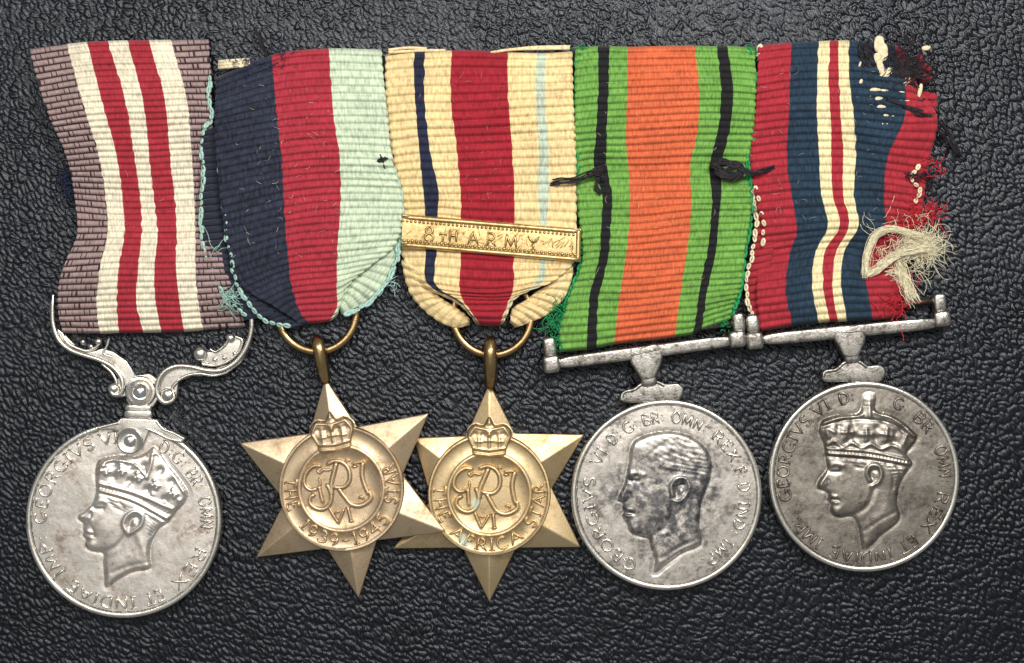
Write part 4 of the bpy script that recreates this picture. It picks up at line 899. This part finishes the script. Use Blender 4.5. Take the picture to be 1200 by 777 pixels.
# bare weft cords where the silk is gone, top right corner
Y5 = lambda *p: zm(p, 990, 30, 4.856)
wf = MB()
for (x, y, a, l, w) in ((195, 105, -80, 40, 26), (215, 150, -85, 44, 28), (190, 190, -70, 30, 20), (205, 240, -60, 34, 18), (235, 275, 35, 42, 20), (175, 365, 35, 44, 20), (215, 385, 50, 62, 18), (335, 350, 70, 44, 20), (325, 390, 80, 40, 14), (352, 430, 70, 26, 14), (205, 468, 20, 26, 18), (232, 520, 80, 24, 14), (270, 525, 60, 18, 8), (428, 370, 85, 34, 11), (90, 325, 80, 18, 9), (86, 220, 85, 14, 6), (213, 570, 80, 14, 5), (238, 572, 80, 14, 6), (462, 128, 10, 22, 13), (345, 320, 60, 30, 16)):
    q = Y5((x, y))[0]; wf.superell(P(q[0], q[1], 0.250), (l/400, w/440, 0.018), math.radians(a+rng.normal(0, 8)), 0.8, 14, 8)
wf.build('bare_weft', yarn('aged_cord', srgb(224, 206, 168)), rib5, kind='stuff', label='cream cords showing through the worn corner')
cr = MB()
for (x, y, a, l) in ((430, 190, -50, 30), (455, 240, 80, 40), (460, 300, 80, 40), (470, 400, 80, 60), (480, 450, 70, 50), (440, 470, 20, 60), (410, 520, 20, 70), (455, 530, 30, 70)):
    q = Y5((x, y))[0]; cr.superell(P(q[0], q[1], 0.13), (l/485.6, 0.045, 0.04), math.radians(-a+70), 0.7, 14, 8)
cr.build('torn_edge', RED5, rib5, kind='stuff')
fuzz(rib5, 'frayed_fibres', Y_RED, [(1068, 262, 40, 45, 26, 45, 8), (1084, 252, 20, 45, 20, 45, 7), (1045, 340, 0, 30, 28, 40, 12), (1090, 195, 0, 60, 12, 26, 8), (1078, 130, 60, 60, 12, 30, 8), (1048, 355, 5, 25, 18, 18, 6), (1050, 285, 30, 60, 24, 40, 10)], 0.17, 0.45, label='red silk fibres pulled loose')
tuft = MB()
def strand_bundle(m, path, n, spread, r, z, zspread=0.05, wig=0.12):
    base = smooth_line(path, n=26)
    for _ in range(n):
        a = np.cumsum(rng.normal(0, spread*wig, (26, 2)), 0); a -= np.linspace(0, 1, 26)[:, None]*a[-1]*0.6; o = rng.normal(0, spread, 2)
        zz = z+rng.random()*zspread
        m.tube([P(b[0]+o[0]+c[0], b[1]+o[1]+c[1], zz+0.02*math.sin(i*0.5+o[0])) for i, (b, c) in enumerate(zip(base, a))], r/100*(0.7+0.6*rng.random()), 5)
M5 = lambda *p: zm(p, 980, 220, 5.55)
strand_bundle(tuft, M5((190, 575), (195, 470), (220, 380), (265, 300), (330, 265), (410, 275), (480, 300), (560, 320)), 60, 2.3, 0.26, 0.24)
strand_bundle(tuft, M5((195, 570), (250, 545), (330, 480), (420, 430), (520, 410), (600, 400)), 60, 2.4, 0.26, 0.25)
strand_bundle(tuft, M5((340, 560), (400, 560), (440, 620), (470, 690), (500, 740)), 45, 3.6, 0.30, 0.20)
strand_bundle(tuft, M5((400, 480), (430, 540), (450, 620), (480, 700)), 45, 3.4, 0.30, 0.20)
strand_bundle(tuft, M5((420, 430), (480, 360), (560, 360), (600, 400)), 80, 6.5, 0.22, 0.22, wig=0.3)
tuft.build('frayed_tuft', Y_WHITE, rib5, kind='stuff', label='loose loop of cream fibres')
fuzz(rib5, 'frayed_fibres', Y_WHITE, [(1080, 290, 10, 70, 32, 130, 8), (1085, 285, -40, 50, 30, 30, 6), (1040, 270, -60, 60, 26, 26, 8), (1070, 260, 60, 50, 20, 14, 8), (1068, 310, -30, 40, 36, 10, 8), (1035, 295, -20, 60, 20, 26, 6)], 0.20, 0.22)
bar_suspender(m5, 870, 330, ((105, 328), (1095, 232)), (66, 332, 48, 50), (1118, 210, 48, 46), (55, 240, 38, 56), (1106, 120, 36, 54), ((60, 235), (1105, 100)),
 [(512, 268), (588, 252), (664, 246), (692, 290), (694, 330), (672, 384), (656, 418), (574, 424), (544, 372), (514, 322)], (615, 425, 46, 34), (620, 480),
 [(444, 538), (458, 506), (530, 484), (575, 446), (655, 440), (700, 470), (782, 472), (806, 492), (792, 552), (620, 562)], STEEL)
C5 = (381, 425, 2.679)
Z5 = lambda *p: zl(p, *C5)
head5 = zl([(258, 348), (254, 320), (240, 278), (246, 254), (292, 234), (368, 222), (376, 200), (380, 164), (414, 164), (416, 214), (470, 234), (522, 270), (546, 300), (528, 330), (512, 352), (530, 382), (512, 410), (494, 440), (484, 480), (482, 510), (492, 546), (432, 608), (378, 652), (368, 610), (360, 572), (346, 549), (300, 550), (284, 544), (274, 522), (278, 508), (264, 494), (270, 482), (262, 470), (234, 458), (238, 440), (254, 418), (266, 398), (262, 375)], *C5)
feats5 = [(Z5((258, 350), (400, 362), (530, 386)), 2.2, 2.6), (Z5((260, 336), (400, 347), (516, 372)), 2.0, 2.4), (Z5((259, 343), (400, 354), (520, 379)), 1.5, -1.4), (Z5((262, 360), (400, 372), (520, 394)), 1.8, -2.4), (Z5((246, 258), (300, 240), (372, 230)), 2.2, 2.2), (Z5((414, 222), (470, 242), (538, 298)), 2.2, 2.2), (Z5((242, 270), (300, 252), (384, 245), (470, 262), (530, 308)), 1.8, -2.0),
 (Z5((380, 182), (414, 182)), 2, 1.8), (Z5((397, 165), (397, 235)), 2.4, 2.0), (Z5((382, 205), (413, 205)), 1.6, -1.2),
 (Z5((262, 325), (285, 312), (310, 332), (340, 318), (370, 334), (400, 322), (430, 338), (465, 326), (510, 350)), 2.0, 2.4), (Z5((385, 275), (385, 310)), 2.4, 2.6), (Z5((368, 292), (402, 292)), 2.4, 2.4), (Z5((268, 300), (262, 275), (285, 285)), 2.4, 2.2), (Z5((320, 300), (325, 270)), 2.6, 2.2), (Z5((308, 285), (342, 285)), 2, 1.8), (Z5((445, 310), (450, 275)), 2.6, 2.2), (Z5((432, 290), (466, 295)), 2, 1.8), (Z5((500, 325), (512, 295)), 2.4, 2.2),
 (Z5((300, 270)), 3.5, -1.6), (Z5((350, 265)), 3.5, -1.6), (Z5((420, 270)), 3.5, -1.6), (Z5((480, 285)), 3.5, -1.6), (Z5((250, 295)), 2.5, -1.2),
 (Z5((264, 396), (285, 384), (312, 390)), 2.6, 1.6), (Z5((272, 408), (302, 408)), 2.4, -1.7), (Z5((278, 404), (298, 403)), 1.5, 1.0), (Z5((260, 408), (240, 450)), 3.2, 2.5), (Z5((258, 462), (270, 450), (268, 436)), 2, -1.5), (Z5((320, 460)), 14, 1.5), (Z5((268, 484), (290, 486)), 1.8, 1.6), (Z5((272, 506), (292, 506)), 2.0, 1.6), (Z5((268, 495), (300, 498)), 1.4, -1.8), (Z5((292, 534)), 6, 1.8),
 (Z5((346, 546), (392, 512), (412, 460)), 3.5, -1.8), (Z5((360, 575), (420, 520), (440, 470)), 7, -1.0), (Z5((396, 436), (386, 412), (400, 388), (424, 392), (432, 418), (418, 446), (402, 454)), 2.2, 2.8), (Z5((402, 426), (404, 406), (418, 404)), 2.2, -2.0),
 (Z5((330, 375), (350, 392), (380, 398)), 2, -1.0), (Z5((360, 375), (380, 388)), 2, -1.0), (Z5((450, 385), (470, 420), (470, 460)), 2.4, -1.1), (Z5((480, 390), (494, 412), (482, 450)), 2, -1.0), (Z5((440, 470), (455, 520), (470, 550)), 4, 0.8), (Z5((370, 600), (430, 560), (486, 530)), 2.5, -0.8)]
feats5 += [(Z5(q), 4.0, -2.2) for q in ((275, 330), (325, 322), (350, 302), (415, 305), (470, 315), (300, 262), (345, 250), (440, 250), (500, 275))]
feats5 += dots(Z5((262, 343), (400, 354), (518, 378)), 4.2, 1.3, 1.6)+dots(Z5((246, 256), (300, 238), (372, 227)), 3.4, 1.3, 1.6)+dots(Z5((418, 222), (470, 240), (538, 296)), 3.4, 1.3, 1.6)
round_disc(m5, 1012.5, 558.5, 112, head5, feats5,
 [('GEORGIVS', 253, 316), ('VI', 322, 334), ('D:', 342, 353), ('G:', 22, 33), ('BR:', 40, 60), ('OMN:', 68, 94), ('REX', 101, 131), ('ET', 140, 153), ('INDIAE', 160, 204), ('IMP:', 213, 239)],
 SILVER_DK, SILVER_RIM, SILVER_DK, 0.79, 0.118, 3, 'raised crowned man\'s head in profile facing left',
 [(Z5((300, 368), (400, 378), (515, 396), (500, 430), (482, 470), (470, 430), (440, 400), (400, 384), (370, 395), (330, 385)), -12, 3.6, .003)])

# ================================================================== black sewing threads that tie the ribbons together
def thread(label, parts, loc, name='sewing_thread'):
    o = thing(name, label, 'thread', P(*loc, 0.0), 'black stitching threads')
    m = MB()
    for path, n, spread, r, z in parts:
        base = smooth_line(path, n=22)
        for _ in range(n):
            of = rng.normal(0, spread, 2); ph = rng.random()*6
            m.tube([P(b[0]+of[0]+0.5*spread*math.sin(i*0.7+ph), b[1]+of[1]+0.5*spread*math.cos(i*0.7+ph), (b[2] if len(b) > 2 else z)+0.012*math.sin(i*0.9+ph)) for i, b in enumerate(base)], r/100, 6)
    m.build('strand', Y_BLACK, o, kind='stuff'); return o
thread('black thread stitch tying the buff ribbon to the left edge of the green ribbon', [([(646, 214, .22), (654, 213, .27), (668, 212, .29), (685, 207, .27), (700, 200, .24), (708, 197, .20)], 7, 1.4, 0.9, .26), ([(694, 200), (701, 208), (699, 222), (704, 228)], 5, 1.3, 0.9, .23), ([(690, 206), (700, 204), (710, 210)], 4, 1.3, 0.8, .25)], (676, 210))
thread('bulky black thread knot joining the green ribbon to the red edge of the frayed ribbon', [([(838, 194, .22), (846, 190, .25), (860, 192, .29), (870, 198, .29), (862, 206, .28), (848, 206, .26), (842, 198, .25)], 16, 2.4, 0.9, .26), ([(845, 203, .24), (862, 196, .3), (882, 203, .29), (898, 199, .26), (907, 196, .20)], 8, 1.6, 0.9, .27), ([(836, 188), (848, 200), (868, 205)], 8, 2.2, 0.9, .26)], (868, 198))
thread('short black stitch in the pale green edge beside the buff ribbon', [([(442, 191, .24), (449, 187, .29), (458, 184, .22), (462, 182, .15)], 5, 1.2, 0.9, .27), ([(446, 182), (449, 188), (451, 196)], 3, 0.9, 0.7, .27)], (451, 188))
thread('single black thread end standing up above the navy corner of a ribbon', [([(313, 68, .12), (308, 55, .10), (304, 44, .08), (299, 33, .05)], 6, 1.1, 0.9, .1)], (306, 50))
thread('tangle of black thread on the worn ribbon corner, two ends trailing onto the leather',
 [(Y5((250, 330), (310, 250), (340, 130), (350, 60)), 15, 7.0, 0.5, .26), (Y5((270, 320), (330, 270), (400, 200), (430, 130)), 15, 6.5, 0.5, .26), (Y5((260, 110), (290, 190), (300, 280), (290, 340)), 12, 6.5, 0.5, .25),
  (Y5((300, 330), (380, 270), (440, 250), (490, 215)), 9, 3.2, 0.6, .26), (Y5((360, 270), (440, 300), (490, 310), (500, 280)), 9, 3.2, 0.6, .25), (Y5((110, 90), (120, 180), (150, 260), (190, 310)), 14, 4.0, 0.8, .235), (Y5((250, 430), (330, 480), (400, 500)), 10, 4.0, 0.9, .235),
  ([(1040, 115, .28), (1062, 124, .30), (1082, 131, .28), (1100, 142, .20), (1112, 155, .10), (1122, 172, .05), (1127, 183, .03)], 5, 1.2, 0.9, .2), ([(1050, 120, .29), (1078, 134, .28), (1096, 148, .18), (1108, 160, .10), (1124, 182, .03)], 4, 1.2, 0.9, .2), (Y5((400, 380), (420, 430), (380, 470)), 8, 3, 0.8, .23), (Y5((370, 330), (400, 380), (370, 440)), 10, 3.5, 0.8, .23)], (1060, 100), 'tangled_thread')
thread('small dark thread wisp at the frayed right edge', [([(1062, 204, .22), (1072, 207, .25), (1084, 205, .2), (1092, 212, .1)], 6, 1.6, 0.6, .22), ([(1080, 196), (1086, 210), (1090, 224)], 6, 1.8, 0.6, .12)], (1078, 207), 'thread_wisp')

lint(rib2, (275, 100, 440, 300), [yarn('grey_lint', srgb(176, 178, 186)), Y_WHITE], 50, .285)
lint(rib3, (470, 90, 660, 235), [yarn('pink_lint', srgb(226, 150, 150))], 60, .245)
lint(rib4, (690, 80, 860, 340), [yarn('pale_lint', srgb(236, 214, 170))], 60, .245)
lint(rib5, (895, 80, 1030, 260), [yarn('dusty_lint', srgb(190, 190, 186))], 50, .25)
lint(rib1, (100, 80, 230, 360), [yarn('rosy_lint', srgb(232, 180, 176))], 40, .25)

# dust and a few fibres lying on the leather
dm = MB()
for _ in range(170):
    x, y = rng.random()*1240-20, rng.random()*800-12
    if rng.random() < 0.6: dm.superell(P(x, y, 0.0), (0.006+0.006*rng.random(), 0.005, 0.005), rng.random()*3, 1.0, 6, 4)
    else:
        a = rng.random()*6.28; l = 5+rng.random()*16; k = rng.normal(0, 1.6); pts = []
        for i in range(7): pts.append(P(x, y, 0.002+0.006*rng.random())); x += math.cos(a)*l/7; y += math.sin(a)*l/7; a += k/7
        dm.tube(pts, 0.0016, 3)
dust = dm.build('dust', yarn('dust_fibre', srgb(150, 148, 146)), kind='stuff')
dust['label'] = 'scattered dust specks and tiny fibres on the black leather'; dust['category'] = 'dust'
